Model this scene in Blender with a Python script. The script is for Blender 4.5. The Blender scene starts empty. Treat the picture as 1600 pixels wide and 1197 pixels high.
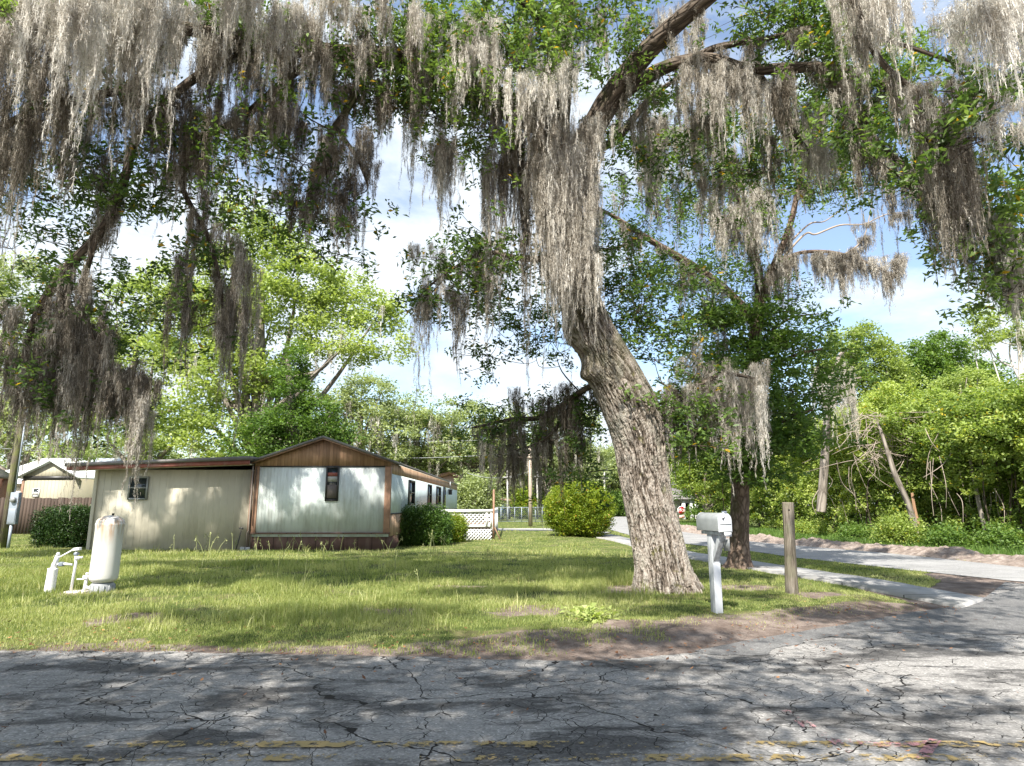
import bpy, bmesh, math, random
import numpy as np
from mathutils import Vector, noise as mnoise

S = bpy.context.scene
COL = S.collection
rad = math.radians

# ------------------------------------------------------------------ camera
CAMZ = 1.385
TILT = math.atan(0.1895)
cam_d = bpy.data.cameras.new("camera")
cam_d.sensor_width = 36.0
cam_d.lens = 22.5
cam_d.clip_start = 0.05
cam_d.clip_end = 3000.0
cam = bpy.data.objects.new("camera", cam_d)
cam.location = (0, 0, CAMZ)
cam.rotation_euler = (math.pi / 2 + TILT, 0, 0)
COL.objects.link(cam)
S.camera = cam

# ------------------------------------------------------------------ sun and sky
SUN_EL = rad(50)
SUN_H = np.array([-0.34, -0.94]); SUN_H /= np.linalg.norm(SUN_H)     # towards the sun, horizontally
SUNV = np.array([SUN_H[0] * math.cos(SUN_EL), SUN_H[1] * math.cos(SUN_EL), math.sin(SUN_EL)])
sun_d = bpy.data.lights.new("sun", 'SUN')
sun_d.energy = 5.0
sun_d.angle = rad(0.5)
sun_d.color = (1.0, 0.95, 0.86)
sun = bpy.data.objects.new("sun", sun_d)
sun.rotation_euler = Vector(tuple(-SUNV)).to_track_quat('-Z', 'Y').to_euler()
sun.location = (0, -20, 40)
COL.objects.link(sun)

world = bpy.data.worlds.new("World")
S.world = world
world.use_nodes = True
wn = world.node_tree
wn.nodes.clear()
w_out = wn.nodes.new('ShaderNodeOutputWorld')
w_bg = wn.nodes.new('ShaderNodeBackground')
w_sky = wn.nodes.new('ShaderNodeTexSky')
w_sky.sky_type = 'NISHITA'
w_sky.sun_disc = False
w_sky.sun_elevation = SUN_EL
w_sky.sun_rotation = math.atan2(SUN_H[0], SUN_H[1])
w_sky.air_density = 1.0
w_sky.dust_density = 0.6
w_sky.ozone_density = 1.0
w_tc = wn.nodes.new('ShaderNodeTexCoord')
w_map = wn.nodes.new('ShaderNodeMapping')
w_map.inputs['Scale'].default_value = (1.0, 1.0, 2.2)
w_map.inputs['Location'].default_value = (0.35, 0.1, 0.0)
w_no = wn.nodes.new('ShaderNodeTexNoise')
w_no.inputs['Scale'].default_value = 2.1
w_no.inputs['Detail'].default_value = 8
w_no.inputs['Roughness'].default_value = 0.56
w_no.inputs['Distortion'].default_value = 0.25
w_rp = wn.nodes.new('ShaderNodeValToRGB')
w_rp.color_ramp.elements[0].position = 0.43
w_rp.color_ramp.elements[0].color = (0, 0, 0, 1)
w_rp.color_ramp.elements[1].position = 0.55
w_rp.color_ramp.elements[1].color = (1, 1, 1, 1)
w_mix = wn.nodes.new('ShaderNodeMix')
w_mix.data_type = 'RGBA'
w_mix.inputs['B'].default_value = (4.1, 4.45, 4.8, 1)
w_mul = wn.nodes.new('ShaderNodeMath'); w_mul.operation = 'MULTIPLY_ADD'
w_mul.inputs[1].default_value = 0.86; w_mul.inputs[2].default_value = 0.10
wl = wn.links.new
wl(w_tc.outputs['Generated'], w_map.inputs['Vector'])
wl(w_map.outputs['Vector'], w_no.inputs['Vector'])
wl(w_no.outputs['Fac'], w_rp.inputs['Fac'])
wl(w_rp.outputs['Color'], w_mul.inputs[0])
wl(w_mul.outputs[0], w_mix.inputs['Factor'])
wl(w_sky.outputs['Color'], w_mix.inputs['A'])
wl(w_mix.outputs['Result'], w_bg.inputs['Color'])
wl(w_bg.outputs['Background'], w_out.inputs['Surface'])
w_bg.inputs['Strength'].default_value = 0.118

S.view_settings.view_transform = 'Standard'
S.view_settings.look = 'None'
S.view_settings.gamma = 1.0
S.view_settings.exposure = 1.2
S.render.film_transparent = False

# ------------------------------------------------------------------ measuring helpers
ct, st = math.cos(TILT), math.sin(TILT)
def ray(px, py):
    u = (px - 800) / 1000.0; v = (py - 598.5) / 1000.0
    return np.array([u, ct + v * st, st - v * ct])
def P(px, py, Y):
    d = ray(px, py); d = d * (Y / d[1])
    return np.array([d[0], d[1], d[2] + CAMZ])
def G(px, py, z=0.0):
    d = ray(px, py); k = (z - CAMZ) / d[2]
    return np.array([d[0] * k, d[1] * k, z])
def mpp(Y):            # metres per photo pixel at distance Y
    return Y / 1000.0

# ------------------------------------------------------------------ mesh helpers
ORG = {}
def tag(o, label=None, cat=None, group=None, kind=None):
    if label: o['label'] = label
    if cat: o['category'] = cat
    if group: o['group'] = group
    if kind: o['kind'] = kind
    return o
def empty(name, loc, label=None, cat=None, group=None, kind=None):
    o = bpy.data.objects.new(name, None)
    o.location = tuple(loc); o.empty_display_size = 0.3
    COL.objects.link(o)
    ORG[o.name] = np.array(loc, float)
    return tag(o, label, cat, group, kind)
def mk(name, V, F, m, parent=None, smooth=False, attr=None, uv=None):
    """V: (n,3) world coordinates, F: list of index lists or an (m,k) array."""
    V = np.asarray(V, dtype=np.float64).reshape(-1, 3)
    if parent is not None:
        org = ORG[parent.name]
    else:
        org = np.array([V[:, 0].mean(), V[:, 1].mean(), V[:, 2].min()]) if len(V) else np.zeros(3)
    Vl = (V - org).astype(np.float32)
    me = bpy.data.meshes.new(name)
    if isinstance(F, np.ndarray):
        k = F.shape[1]; nf = F.shape[0]
        lt = np.full(nf, k, dtype=np.int32); idx = F.astype(np.int32).ravel()
    else:
        lt = np.array([len(f) for f in F], dtype=np.int32); nf = len(F)
        idx = np.array([i for f in F for i in f], dtype=np.int32)
    ls = np.zeros(nf, dtype=np.int32); ls[1:] = np.cumsum(lt)[:-1]
    me.vertices.add(len(Vl)); me.vertices.foreach_set('co', Vl.ravel())
    me.loops.add(len(idx)); me.loops.foreach_set('vertex_index', idx)
    me.polygons.add(nf); me.polygons.foreach_set('loop_start', ls)
    try: me.polygons.foreach_set('loop_total', lt)
    except Exception: pass
    if smooth: me.polygons.foreach_set('use_smooth', np.ones(nf, dtype=bool))
    if attr:
        for an, av in attr.items():
            a = me.attributes.new(an, 'FLOAT', 'POINT')
            a.data.foreach_set('value', np.asarray(av, dtype=np.float32))
    if uv is not None:
        ul = me.uv_layers.new(name='UVMap')
        ul.data.foreach_set('uv', np.asarray(uv, dtype=np.float32)[idx].ravel())
    me.update(calc_edges=True); me.validate(verbose=False)
    me.materials.append(m)
    o = bpy.data.objects.new(name, me)
    if parent is not None:
        o.parent = parent
        ORG[o.name] = org
    else:
        o.location = tuple(org); ORG[o.name] = org
    COL.objects.link(o)
    return o

class MB:
    def __init__(s): s.v = []; s.f = []
    def add(s, V, F):
        b = len(s.v); s.v.extend([tuple(map(float, q)) for q in V]); s.f.extend([[i + b for i in q] for q in F]); return s
    def box(s, x0, x1, y0, y1, z0, z1):
        V = [(x0,y0,z0),(x1,y0,z0),(x1,y1,z0),(x0,y1,z0),(x0,y0,z1),(x1,y0,z1),(x1,y1,z1),(x0,y1,z1)]
        return s.add(V, [[0,3,2,1],[4,5,6,7],[0,1,5,4],[1,2,6,5],[2,3,7,6],[3,0,4,7]])
    def obox(s, c, size, rz=0, ry=0, rx=0):
        """oriented box around centre c"""
        from mathutils import Euler
        M = Euler((rx, ry, rz)).to_matrix()
        a, b, d = [q / 2 for q in size]
        V = []
        for z in (-d, d):
            for x, y in ((-a,-b),(a,-b),(a,b),(-a,b)):
                p = M @ Vector((x, y, z)); V.append((p.x + c[0], p.y + c[1], p.z + c[2]))
        return s.add(V, [[0,3,2,1],[4,5,6,7],[0,1,5,4],[1,2,6,5],[2,3,7,6],[3,0,4,7]])
    def prism(s, poly, axis, a, b):
        """extrude a polygon (list of 2-tuples) between a and b along axis 0/1/2"""
        n = len(poly); V = []
        for t in (a, b):
            for p in poly:
                q = list(p); q.insert(axis, t); V.append(q)
        F = [[i, (i+1) % n, n + (i+1) % n, n + i] for i in range(n)] + [list(range(n))[::-1], [n + i for i in range(n)]]
        return s.add(V, F)
    def tube(s, pts, rads, n=8, cap=True):
        V, F, _ = sweep(pts, rads, n); s.add(V, F.tolist())
        if cap:
            b = len(s.v) - len(V); m = len(pts)
            s.f.append([b + i for i in range(n)][::-1]); s.f.append([b + (m-1)*n + i for i in range(n)])
        return s
    def lathe(s, prof, c, n=24, axis=(0,0,1)):
        """prof: list of (r, h)"""
        ax = Vector(axis).normalized(); q = Vector((0,0,1)).rotation_difference(ax)
        V = []
        for r, h in prof:
            for k in range(n):
                a = 2*math.pi*k/n
                p = q @ Vector((r*math.cos(a), r*math.sin(a), h)); V.append((p.x+c[0], p.y+c[1], p.z+c[2]))
        F = []
        for j in range(len(prof)-1):
            for k in range(n):
                F.append([j*n+k, j*n+(k+1)%n, (j+1)*n+(k+1)%n, (j+1)*n+k])
        F.append([k for k in range(n)][::-1]); F.append([(len(prof)-1)*n+k for k in range(n)])
        return s.add(V, F)
    def build(s, name, m, parent=None, smooth=False, bevel=0):
        o = mk(name, np.array(s.v), s.f, m, parent, smooth)
        if bevel:
            b = o.modifiers.new('bevel', 'BEVEL'); b.width = bevel; b.segments = 2; b.limit_method = 'ANGLE'
        if smooth and not bevel:
            for p in o.data.polygons:
                if len(p.vertices) > 4: p.use_smooth = False
        return o

def spline(pts, per=8):
    """Catmull-Rom through rows of any width"""
    A = np.asarray(pts, float); n = len(A); out = []
    for i in range(n - 1):
        p0 = A[max(i-1, 0)]; p1 = A[i]; p2 = A[i+1]; p3 = A[min(i+2, n-1)]
        for k in range(per):
            t = k / per
            out.append(0.5*((2*p1) + (-p0+p2)*t + (2*p0-5*p1+4*p2-p3)*t*t + (-p0+3*p1-3*p2+p3)*t**3))
    out.append(A[-1]); return np.array(out)

def sweep(pts, rads, n=8):
    pts = np.asarray(pts, float); m = len(pts); rads = np.broadcast_to(np.asarray(rads, float), (m,))
    T = np.gradient(pts, axis=0); T /= np.linalg.norm(T, axis=1)[:, None] + 1e-9
    ref = np.array([1.0, 0, 0]) if abs(T[0][0]) < 0.8 else np.array([0, 1.0, 0])
    N = np.cross(T[0], ref); N /= np.linalg.norm(N)
    a = np.linspace(0, 2*math.pi, n, endpoint=False)
    V = np.zeros((m, n, 3)); frames = []
    for i in range(m):
        N = N - T[i]*np.dot(N, T[i]); N /= np.linalg.norm(N) + 1e-9
        B = np.cross(T[i], N)
        V[i] = pts[i] + rads[i]*(np.cos(a)[:, None]*N + np.sin(a)[:, None]*B)
        frames.append((N.copy(), B.copy()))
    i, k = np.meshgrid(np.arange(m-1), np.arange(n), indexing='ij')
    F = np.stack([i*n+k, i*n+(k+1) % n, (i+1)*n+(k+1) % n, (i+1)*n+k], axis=-1).reshape(-1, 4)
    return V.reshape(-1, 3), F, frames

def join(parts):
    """parts: list of (V, F quads) -> one"""
    V = []; F = []; b = 0
    for v, f in parts:
        V.append(v); F.append(f + b); b += len(v)
    return np.concatenate(V), np.concatenate(F)

# value noise on numpy arrays
def vnoise(x, y, seed=0):
    xi = np.floor(x).astype(np.int64); yi = np.floor(y).astype(np.int64)
    xf = x - xi; yf = y - yi
    def h(a, b):
        n = (a*374761393 + b*668265263 + seed*982451653) & 0xffffffff
        n = ((n ^ (n >> 13))*1274126177) & 0xffffffff
        return ((n ^ (n >> 16)) & 0xffff) / 65535.0
    u = xf*xf*(3-2*xf); v = yf*yf*(3-2*yf)
    return (h(xi, yi)*(1-u) + h(xi+1, yi)*u)*(1-v) + (h(xi, yi+1)*(1-u) + h(xi+1, yi+1)*u)*v
def fbm(x, y, seed=0, o=4):
    s = 0; a = 0.5
    for i in range(o):
        s = s + a*vnoise(x*2**i, y*2**i, seed+i*17); a *= 0.5
    return s / (1 - 0.5**o)
def sstep(a, b, x):
    t = np.clip((x-a)/(b-a), 0, 1); return t*t*(3-2*t)
def inpoly(x, y, poly):
    x = np.asarray(x); y = np.asarray(y); r = np.zeros(x.shape, bool)
    n = len(poly)
    for i in range(n):
        x1, y1 = poly[i][0], poly[i][1]; x2, y2 = poly[(i+1) % n][0], poly[(i+1) % n][1]
        if y1 == y2: continue
        c = ((y1 > y) != (y2 > y)) & (x < (x2-x1)*(y-y1)/(y2-y1)+x1)
        r ^= c
    return r

# ------------------------------------------------------------------ material helpers
class NT:
    def __init__(s, name):
        s.m = bpy.data.materials.new(name); s.m.use_nodes = True
        s.t = s.m.node_tree; s.t.nodes.clear()
        s.out = s.t.nodes.new('ShaderNodeOutputMaterial')
    def n(s, ty, **kw):
        nd = s.t.nodes.new('ShaderNode' + ty)
        for k, v in kw.items():
            if k.startswith('i_'):
                key = k[2:].replace('_', ' ')
                s.put(nd.inputs[key], v)
            else: setattr(nd, k, v)
        return nd
    def put(s, inp, v):
        if isinstance(v, bpy.types.NodeSocket): s.t.links.new(v, inp)
        elif isinstance(v, (tuple, list)) and len(v) == 3 and inp.type == 'RGBA': inp.default_value = (*v, 1)
        else: inp.default_value = v
    def math(s, op, a, b=None, c=None, clamp=False):
        nd = s.t.nodes.new('ShaderNodeMath'); nd.operation = op; nd.use_clamp = clamp
        s.put(nd.inputs[0], a)
        if b is not None: s.put(nd.inputs[1], b)
        if c is not None: s.put(nd.inputs[2], c)
        return nd.outputs[0]
    def mix(s, f, a, b, blend='MIX'):
        nd = s.t.nodes.new('ShaderNodeMix'); nd.data_type = 'RGBA'; nd.blend_type = blend
        s.put(nd.inputs['Factor'], f); s.put(nd.inputs['A'], a); s.put(nd.inputs['B'], b)
        return nd.outputs['Result']
    def coord(s, k='Object', scale=None):
        o = s.t.nodes.new('ShaderNodeTexCoord').outputs[k]
        if scale is not None:
            mp = s.t.nodes.new('ShaderNodeMapping'); mp.inputs['Scale'].default_value = scale
            s.t.links.new(o, mp.inputs['Vector']); o = mp.outputs['Vector']
        return o
    def world(s, scale=None):
        o = s.t.nodes.new('ShaderNodeNewGeometry').outputs['Position']
        if scale is not None:
            mp = s.t.nodes.new('ShaderNodeMapping'); mp.inputs['Scale'].default_value = scale
            s.t.links.new(o, mp.inputs['Vector']); o = mp.outputs['Vector']
        return o
    def noise(s, vec, scale, detail=4, rough=0.55, dist=0.0):
        nd = s.n('TexNoise', i_Scale=scale, i_Detail=detail, i_Roughness=rough, i_Distortion=dist)
        s.t.links.new(vec, nd.inputs['Vector']); return nd.outputs['Fac']
    def ramp(s, f, stops, interp='LINEAR'):
        nd = s.t.nodes.new('ShaderNodeValToRGB'); cr = nd.color_ramp; cr.interpolation = interp
        while len(cr.elements) < len(stops): cr.elements.new(0.5)
        for e, (p, c) in zip(cr.elements, stops):
            e.position = p; e.color = (c, c, c, 1) if isinstance(c, (int, float)) else (*c, 1)
        s.put(nd.inputs['Fac'], f); return nd.outputs['Color']
    def bump(s, h, strength=0.5, dist=0.02, normal=None):
        nd = s.n('Bump', i_Strength=strength, i_Distance=dist); s.put(nd.inputs['Height'], h)
        if normal is not None: s.t.links.new(normal, nd.inputs['Normal'])
        return nd.outputs['Normal']
    def pbr(s, col, rough=0.7, metal=0.0, spec=0.5, normal=None):
        b = s.n('BsdfPrincipled'); s.put(b.inputs['Base Color'], col); s.put(b.inputs['Roughness'], rough)
        s.put(b.inputs['Metallic'], metal); s.put(b.inputs['Specular IOR Level'], spec)
        if normal is not None: s.t.links.new(normal, b.inputs['Normal'])
        return b.outputs[0]
    def done(s, sh):
        s.t.links.new(sh, s.out.inputs['Surface']); return s.m

def m_simple(name, col, rough=0.7, metal=0.0, var=0.15, scale=3.0, dirt=None, bump=0.0, spec=0.4):
    t = NT(name); w = t.world()
    n = t.noise(w, scale, 5)
    lo = tuple(c*(1-var) for c in col); hi = tuple(min(1, c*(1+var)) for c in col)
    c = t.ramp(n, [(0.3, lo), (0.7, hi)])
    if dirt:
        n2 = t.noise(w, scale*0.6, 6, 0.65)
        c = t.mix(t.ramp(n2, [(0.5, 0.0), (0.72, dirt[1])]), c, dirt[0])
    nb = t.bump(t.noise(w, scale*12, 3), bump, 0.01) if bump else None
    return t.done(t.pbr(c, rough, metal, spec, nb))

def m_leaf(name, dark, mid, light, trans=0.35, yellow=None):
    t = NT(name)
    a = t.n('Attribute', attribute_name='v').outputs['Fac']
    st_ = [(0.0, dark), (0.5, mid), (1.0, light)]
    c = t.ramp(a, st_)
    if yellow is not None:
        b = t.n('Attribute', attribute_name='w').outputs['Fac']
        c = t.mix(t.ramp(b, [(0.975, 0.0), (0.985, 1.0)]), c, yellow)
    df = t.pbr(c, 0.48, 0, 0.35)
    tr = t.n('BsdfTranslucent')
    t.put(tr.inputs['Color'], t.mix(1.0, c, (1.5, 1.55, 0.75), 'MULTIPLY'))
    mx = t.n('MixShader'); mx.inputs[0].default_value = trans
    t.t.links.new(df, mx.inputs[1]); t.t.links.new(tr.outputs[0], mx.inputs[2])
    return t.done(mx.outputs[0])

def m_bark(name, dark, light, moss=None, scale=(9, 9, 2.0), bump=0.8, lichen=None):
    t = NT(name)
    uv = t.n('UVMap').outputs['UV']
    mp = t.t.nodes.new('ShaderNodeMapping'); mp.inputs['Scale'].default_value = (scale[0], scale[2], 1)
    mp.inputs['Rotation'].default_value = (0, 0, 0.0)
    t.t.links.new(uv, mp.inputs['Vector'])
    n0 = t.noise(mp.outputs['Vector'], 0.7, 3, 0.5)
    off = t.n('VectorMath', operation='MULTIPLY_ADD')
    cmb = t.n('CombineXYZ'); t.put(cmb.inputs[0], n0); t.put(cmb.inputs[1], n0)
    t.t.links.new(cmb.outputs[0], off.inputs[0]); off.inputs[1].default_value = (1.6, 0.9, 0); t.t.links.new(mp.outputs['Vector'], off.inputs[2])
    vo = t.n('TexVoronoi', feature='DISTANCE_TO_EDGE'); t.t.links.new(off.outputs[0], vo.inputs['Vector']); vo.inputs['Scale'].default_value = 1.0
    ridge = t.ramp(vo.outputs['Distance'], [(0.0, 0.0), (0.22, 0.75), (0.5, 1.0)])
    fine = t.noise(off.outputs[0], 3.5, 6, 0.7)
    h = t.math('ADD', ridge, t.math('MULTIPLY', fine, 0.5))
    c = t.ramp(t.math('MULTIPLY', h, 0.72), [(0.1, dark), (0.5, tuple((a+b)/2 for a, b in zip(dark, light))), (0.95, light)])
    w = t.world()
    if lichen:
        c = t.mix(t.ramp(t.noise(w, 2.2, 6, 0.65), [(0.5, 0.0), (0.66, 0.75)]), c, lichen)
    if moss:
        c = t.mix(t.ramp(t.noise(w, 1.4, 6, 0.7), [(0.55, 0.0), (0.68, 0.8)]), c, moss)
    nb = t.bump(h, bump, 0.03)
    return t.done(t.pbr(c, 0.9, 0, 0.15, nb))

# ================================================================== THE SETTING
EP = [G(*p) for p in [(-160,1016),(0,1018),(200,1019),(400,1021),(600,1025),(800,1032),(900,1033),(1000,1030),(1080,1021),(1160,1004),(1240,990),(1320,976),(1400,962),(1470,951),(1502,946)]]
EX = np.array([p[0] for p in EP]); EY = np.array([p[1] for p in EP])
EX = np.concatenate([[-120], EX]); EY = np.concatenate([[EY[0] - 0.2], EY])
# where the grass gives out, as seen from the road
GP = [G(*p, 0.05) for p in [(-160,1008),(0,1010),(150,1003),(350,1005),(500,1008),(620,1006),(700,1004),(800,998),(860,985),(950,972),(1040,972),(1120,966),(1200,962),(1290,948),(1370,942),(1430,938)]]
GX = np.concatenate([[-120], [p[0] for p in GP]]); GY = np.concatenate([[GP[0][1]], [p[1] for p in GP]])
def edge_y(x): return np.interp(x, EX, EY, right=60.0)
def grass_y(x): return np.interp(x, GX, GY, right=60.0)

SW_L = [G(*p, 0.05) for p in [(1502,946),(1334,913),(1200,891),(1160,885),(1085,872),(990,852),(955,843),(927,838)]]
SW_R = [G(*p, 0.05) for p in [(1540,933),(1387,906),(1200,879),(1160,873),(1090,863),(1020,850),(985,841),(955,834)]]
SW = [tuple(p[:2]) for p in SW_L] + [tuple(p[:2]) for p in SW_R[::-1]]
SR_L = [G(*p) for p in [(1980,958),(1760,930),(1640,915),(1569,907),(1414,891),(1243,872),(1175,862),(1070,850),(990,838),(950,827),(955,819)]]
SR_R = [G(*p) for p in [(2150,940),(1900,916),(1760,903),(1600,887),(1400,866),(1200,849),(1138,841),(1075,832),(1040,825),(1005,818)]]
SR = [tuple(p[:2]) for p in SR_L] + [(9.5, 75.0), (9.0, 160.0), (15.0, 160.0), (15.0, 75.0)] + [tuple(p[:2]) for p in SR_R[::-1]]
def sw_left_x(y):
    a = sorted([(p[1], p[0]) for p in SW_L]); return np.interp(y, [q[0] for q in a], [q[1] for q in a])

def H(x, y):
    x = np.asarray(x, float); y = np.asarray(y, float)
    d = y - edge_y(x)
    lawn = sstep(0.05, 1.0, d) * (1 - sstep(-0.9, -0.1, x - sw_left_x(y)))
    h = 0.05 * lawn
    h = h + lawn * (1 - sstep(1.6, 3.0, d)) * (fbm(x*2.2, y*2.2, 5) - 0.45) * 0.10
    dip = sstep(16, 19, x) * sstep(38, 55, y) * 1.2
    return h - dip

def grid_axis(segs):
    out = []
    for a, b, st_ in segs: out += list(np.arange(a, b, st_))
    return np.array(out + [segs[-1][1]])
gx = grid_axis([(-900,-200,140),(-200,-60,20),(-60,-14,2.5),(-14,-9,0.4),(-9,11,0.13),(11,30,1.0),(30,80,5),(80,240,32),(240,900,132)])
gy = grid_axis([(-120,-20,25),(-20,4,3),(4,6,0.5),(6,14,0.12),(14,24,0.5),(24,70,2.0),(70,160,15),(160,900,120)])
X, Yg = np.meshgrid(gx, gy)
Z = H(X, Yg)
nx, ny = len(gx), len(gy)
i, j = np.meshgrid(np.arange(ny-1), np.arange(nx-1), indexing='ij')
F = np.stack([i*nx+j, i*nx+j+1, (i+1)*nx+j+1, (i+1)*nx+j], -1).reshape(-1, 4)
dg = Yg - grass_y(X) + (fbm(X*1.3, Yg*1.6, 3) - 0.5)*0.9
strip = (X > sw_left_x(Yg)) & (Yg > 9.9)
dirt = np.where(strip, 0.0, 1 - sstep(-0.15, 0.35, dg))
# worn brown apron between the grass strip and the corner, and the berm side
ap = [tuple(G(*p)[:2]) for p in [(1440,928),(1540,936),(1600,918),(1620,904),(1480,893),(1440,897),(1470,908)]]
dirt = np.maximum(dirt, inpoly(X, Yg, ap).astype(float))
for (cx, cy, r) in [(1.9, 10.6, .9), (3.9, 10.9, .8), (0.4, 8.6, .8), (-6.6, 10.4, .8), (4.6,10.0,.7), (-1.5,8.4,.9), (-4.5,7.9,.8), (-0.8, 11.0, .5)]:
    dirt = np.maximum(dirt, (1 - sstep(r*0.3, r, np.hypot(X-cx, (Yg-cy)*1.3) + (fbm(X*3, Yg*3, 9)-.5)*.9))*0.9)
# near side of the road has the same worn verge
dirt = np.maximum(dirt, ((Yg < 1.6) & (Yg > 0.2)).astype(float))

t = NT('ground_soil_and_turf'); w = t.world()
da = t.n('Attribute', attribute_name='dirt').outputs['Fac']
turf = t.ramp(t.noise(w, 1.3, 7, 0.7), [(0.3, (0.05,0.075,0.018)), (0.5, (0.10,0.13,0.035)), (0.62, (0.17,0.155,0.075)), (0.75, (0.09,0.12,0.03))])
soil = t.ramp(t.noise(w, 2.6, 9, 0.72), [(0.3, (0.11,0.082,0.068)), (0.5, (0.22,0.175,0.15)), (0.7, (0.38,0.315,0.275))])
soil = t.mix(t.ramp(t.noise(w, 60, 3, 0.6), [(0.55, 0.0), (0.68, 0.7)]), soil, (0.10, 0.045, 0.025))
fac = t.math('ADD', da, t.math('MULTIPLY', t.math('SUBTRACT', t.noise(w, 7, 6, 0.7), 0.5), 0.9))
col = t.mix(t.ramp(fac, [(0.35, 0.0), (0.6, 1.0)]), turf, soil)
nb = t.bump(t.math('ADD', t.noise(w, 14, 8, 0.7), t.math('MULTIPLY', t.noise(w, 90, 3, 0.6), 0.3)), 0.9, 0.05)
M_ground = t.done(t.pbr(col, 0.95, 0, 0.1, nb))
tag(mk('ground', np.stack([X, Yg, Z], -1).reshape(-1, 3), F, M_ground, smooth=True, attr={'dirt': dirt.ravel()}), kind='structure')

# --- asphalt with cracks
def asphalt(name, light, dark, crack_s, crack_w, patchy, cracks=0.9, rot=0.0, speck=1.0):
    t = NT(name); w = t.world()
    warp = t.n('VectorMath', operation='MULTIPLY_ADD')
    nz = t.n('TexNoise', i_Scale=1.3, i_Detail=4, i_Roughness=0.55); t.t.links.new(w, nz.inputs['Vector'])
    t.t.links.new(nz.outputs['Color'], warp.inputs[0]); warp.inputs[1].default_value = (0.9, 0.9, 0); t.t.links.new(w, warp.inputs[2])
    def crack(sc, wd, stretch=(1,1,1), seedv=0.0):
        mp = t.t.nodes.new('ShaderNodeMapping'); mp.inputs['Scale'].default_value = stretch; mp.inputs['Location'].default_value = (seedv, seedv*0.7, 0)
        t.t.links.new(warp.outputs[0], mp.inputs['Vector'])
        vo = t.n('TexVoronoi', feature='DISTANCE_TO_EDGE', voronoi_dimensions='2D'); t.t.links.new(mp.outputs[0], vo.inputs['Vector']); vo.inputs['Scale'].default_value = sc
        vary = t.math('MULTIPLY', t.ramp(t.noise(w, 1.3, 3, 0.6), [(0.3, 0.55), (0.7, 1.5)]), wd)
        return t.math('SUBTRACT', 1.0, t.math('DIVIDE', vo.outputs['Distance'], vary), clamp=True)
    c1 = crack(crack_s, crack_w*crack_s, (0.75, 1.15, 1))
    c2 = crack(crack_s*3.1, crack_w*crack_s*1.6, (0.8, 1.1, 1), 3.7)
    m2 = t.ramp(t.noise(w, 0.42, 4, 0.6), [(0.40, 0.0), (0.50, 1.0)])
    c2 = t.math('MULTIPLY', c2, m2)
    c3 = t.math('MULTIPLY', crack(crack_s*6.5, crack_w*crack_s*3.0, (0.9,1.05,1), 7.1), t.ramp(t.noise(w, 0.6, 3, 0.6), [(0.40, 0.0), (0.52, 0.85)]))
    ck = t.math('MAXIMUM', t.math('MAXIMUM', c1, c2), c3)
    ck = t.math('MULTIPLY', t.ramp(ck, [(0.05, 0.0), (0.45, 1.0)]), cracks)
    # old tar showing through where the chip seal wore off
    pn = t.noise(t.world((0.55, 1.3, 1)), 1.5, 9, 0.72, 0.3)
    pf = t.math('MULTIPLY', t.ramp(pn, [(0.49, 0.0), (0.57, 1.0)]), patchy)
    base = t.ramp(t.noise(w, 0.8, 6, 0.6), [(0.3, tuple(c*0.82 for c in light)), (0.7, tuple(c*1.15 for c in light))])
    base = t.mix(pf, base, dark)
    vs = t.n('TexVoronoi', feature='F1', voronoi_dimensions='2D'); t.t.links.new(w, vs.inputs['Vector']); vs.inputs['Scale'].default_value = 85.0
    chip = t.n('SeparateColor'); t.t.links.new(vs.outputs['Color'], chip.inputs[0])
    sp = t.ramp(chip.outputs[0], [(0.0, 0.7), (0.45, 0.93), (0.85, 1.1), (0.95, 1.25*speck), (1.0, 1.7*speck)])
    base = t.mix(1.0, base, sp, 'MULTIPLY')
    base = t.mix(1.0, base, t.ramp(t.noise(w, 38, 4, 0.8), [(0.25, 0.85), (0.75, 1.15)]), 'MULTIPLY')
    base = t.mix(ck, base, (0.014, 0.012, 0.011))
    hgt = t.math('SUBTRACT', t.math('MULTIPLY', chip.outputs[1], 0.25), ck)
    nb = t.bump(hgt, 0.35, 0.008)
    return t.done(t.pbr(base, 0.88, 0, 0.25, nb))
M_road = asphalt('worn_chip_seal_asphalt', (0.265,0.254,0.243), (0.066,0.063,0.062), 0.72, 0.0085, 0.9, 1.0)
M_apron = asphalt('coarse_grey_asphalt', (0.165,0.162,0.160), (0.10,0.098,0.10), 0.35, 0.006, 0.35, 0.5)
M_side = asphalt('pale_side_street_asphalt', (0.29,0.285,0.28), (0.21,0.207,0.205), 0.2, 0.008, 0.5, 0.4, speck=0.8)

def jag(pts, amp, step=0.12, seed=1):
    out = []
    r = np.random.default_rng(seed)
    for a, b in zip(pts[:-1], pts[1:]):
        a = np.array(a[:2]); b = np.array(b[:2]); L = np.hypot(*(b-a)); k = max(1, int(L/step))
        nrm = np.array([-(b-a)[1], (b-a)[0]])/ (L+1e-9)
        for q in range(k):
            p = a + (b-a)*q/k
            o = (float(fbm(np.array(p[0]*2.5), np.array(p[1]*2.5), seed)) - 0.5)*2*amp + (r.random()-.5)*amp*0.35
            out.append(tuple(p + nrm*o))
    out.append(tuple(pts[-1][:2])); return out
def sheet(name, poly, z, m, thick=None):
    n = len(poly)
    V = [(p[0], p[1], z) for p in poly]
    area = sum(poly[i][0]*poly[(i+1)%n][1] - poly[(i+1)%n][0]*poly[i][1] for i in range(n))
    F = [list(range(n)) if area > 0 else list(range(n))[::-1]]
    if thick:
        V += [(p[0], p[1], z-thick) for p in poly]
        F += [[i, (i+1)%n, n+(i+1)%n, n+i] for i in range(n)]
    return mk(name, V, F, m)
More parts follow.
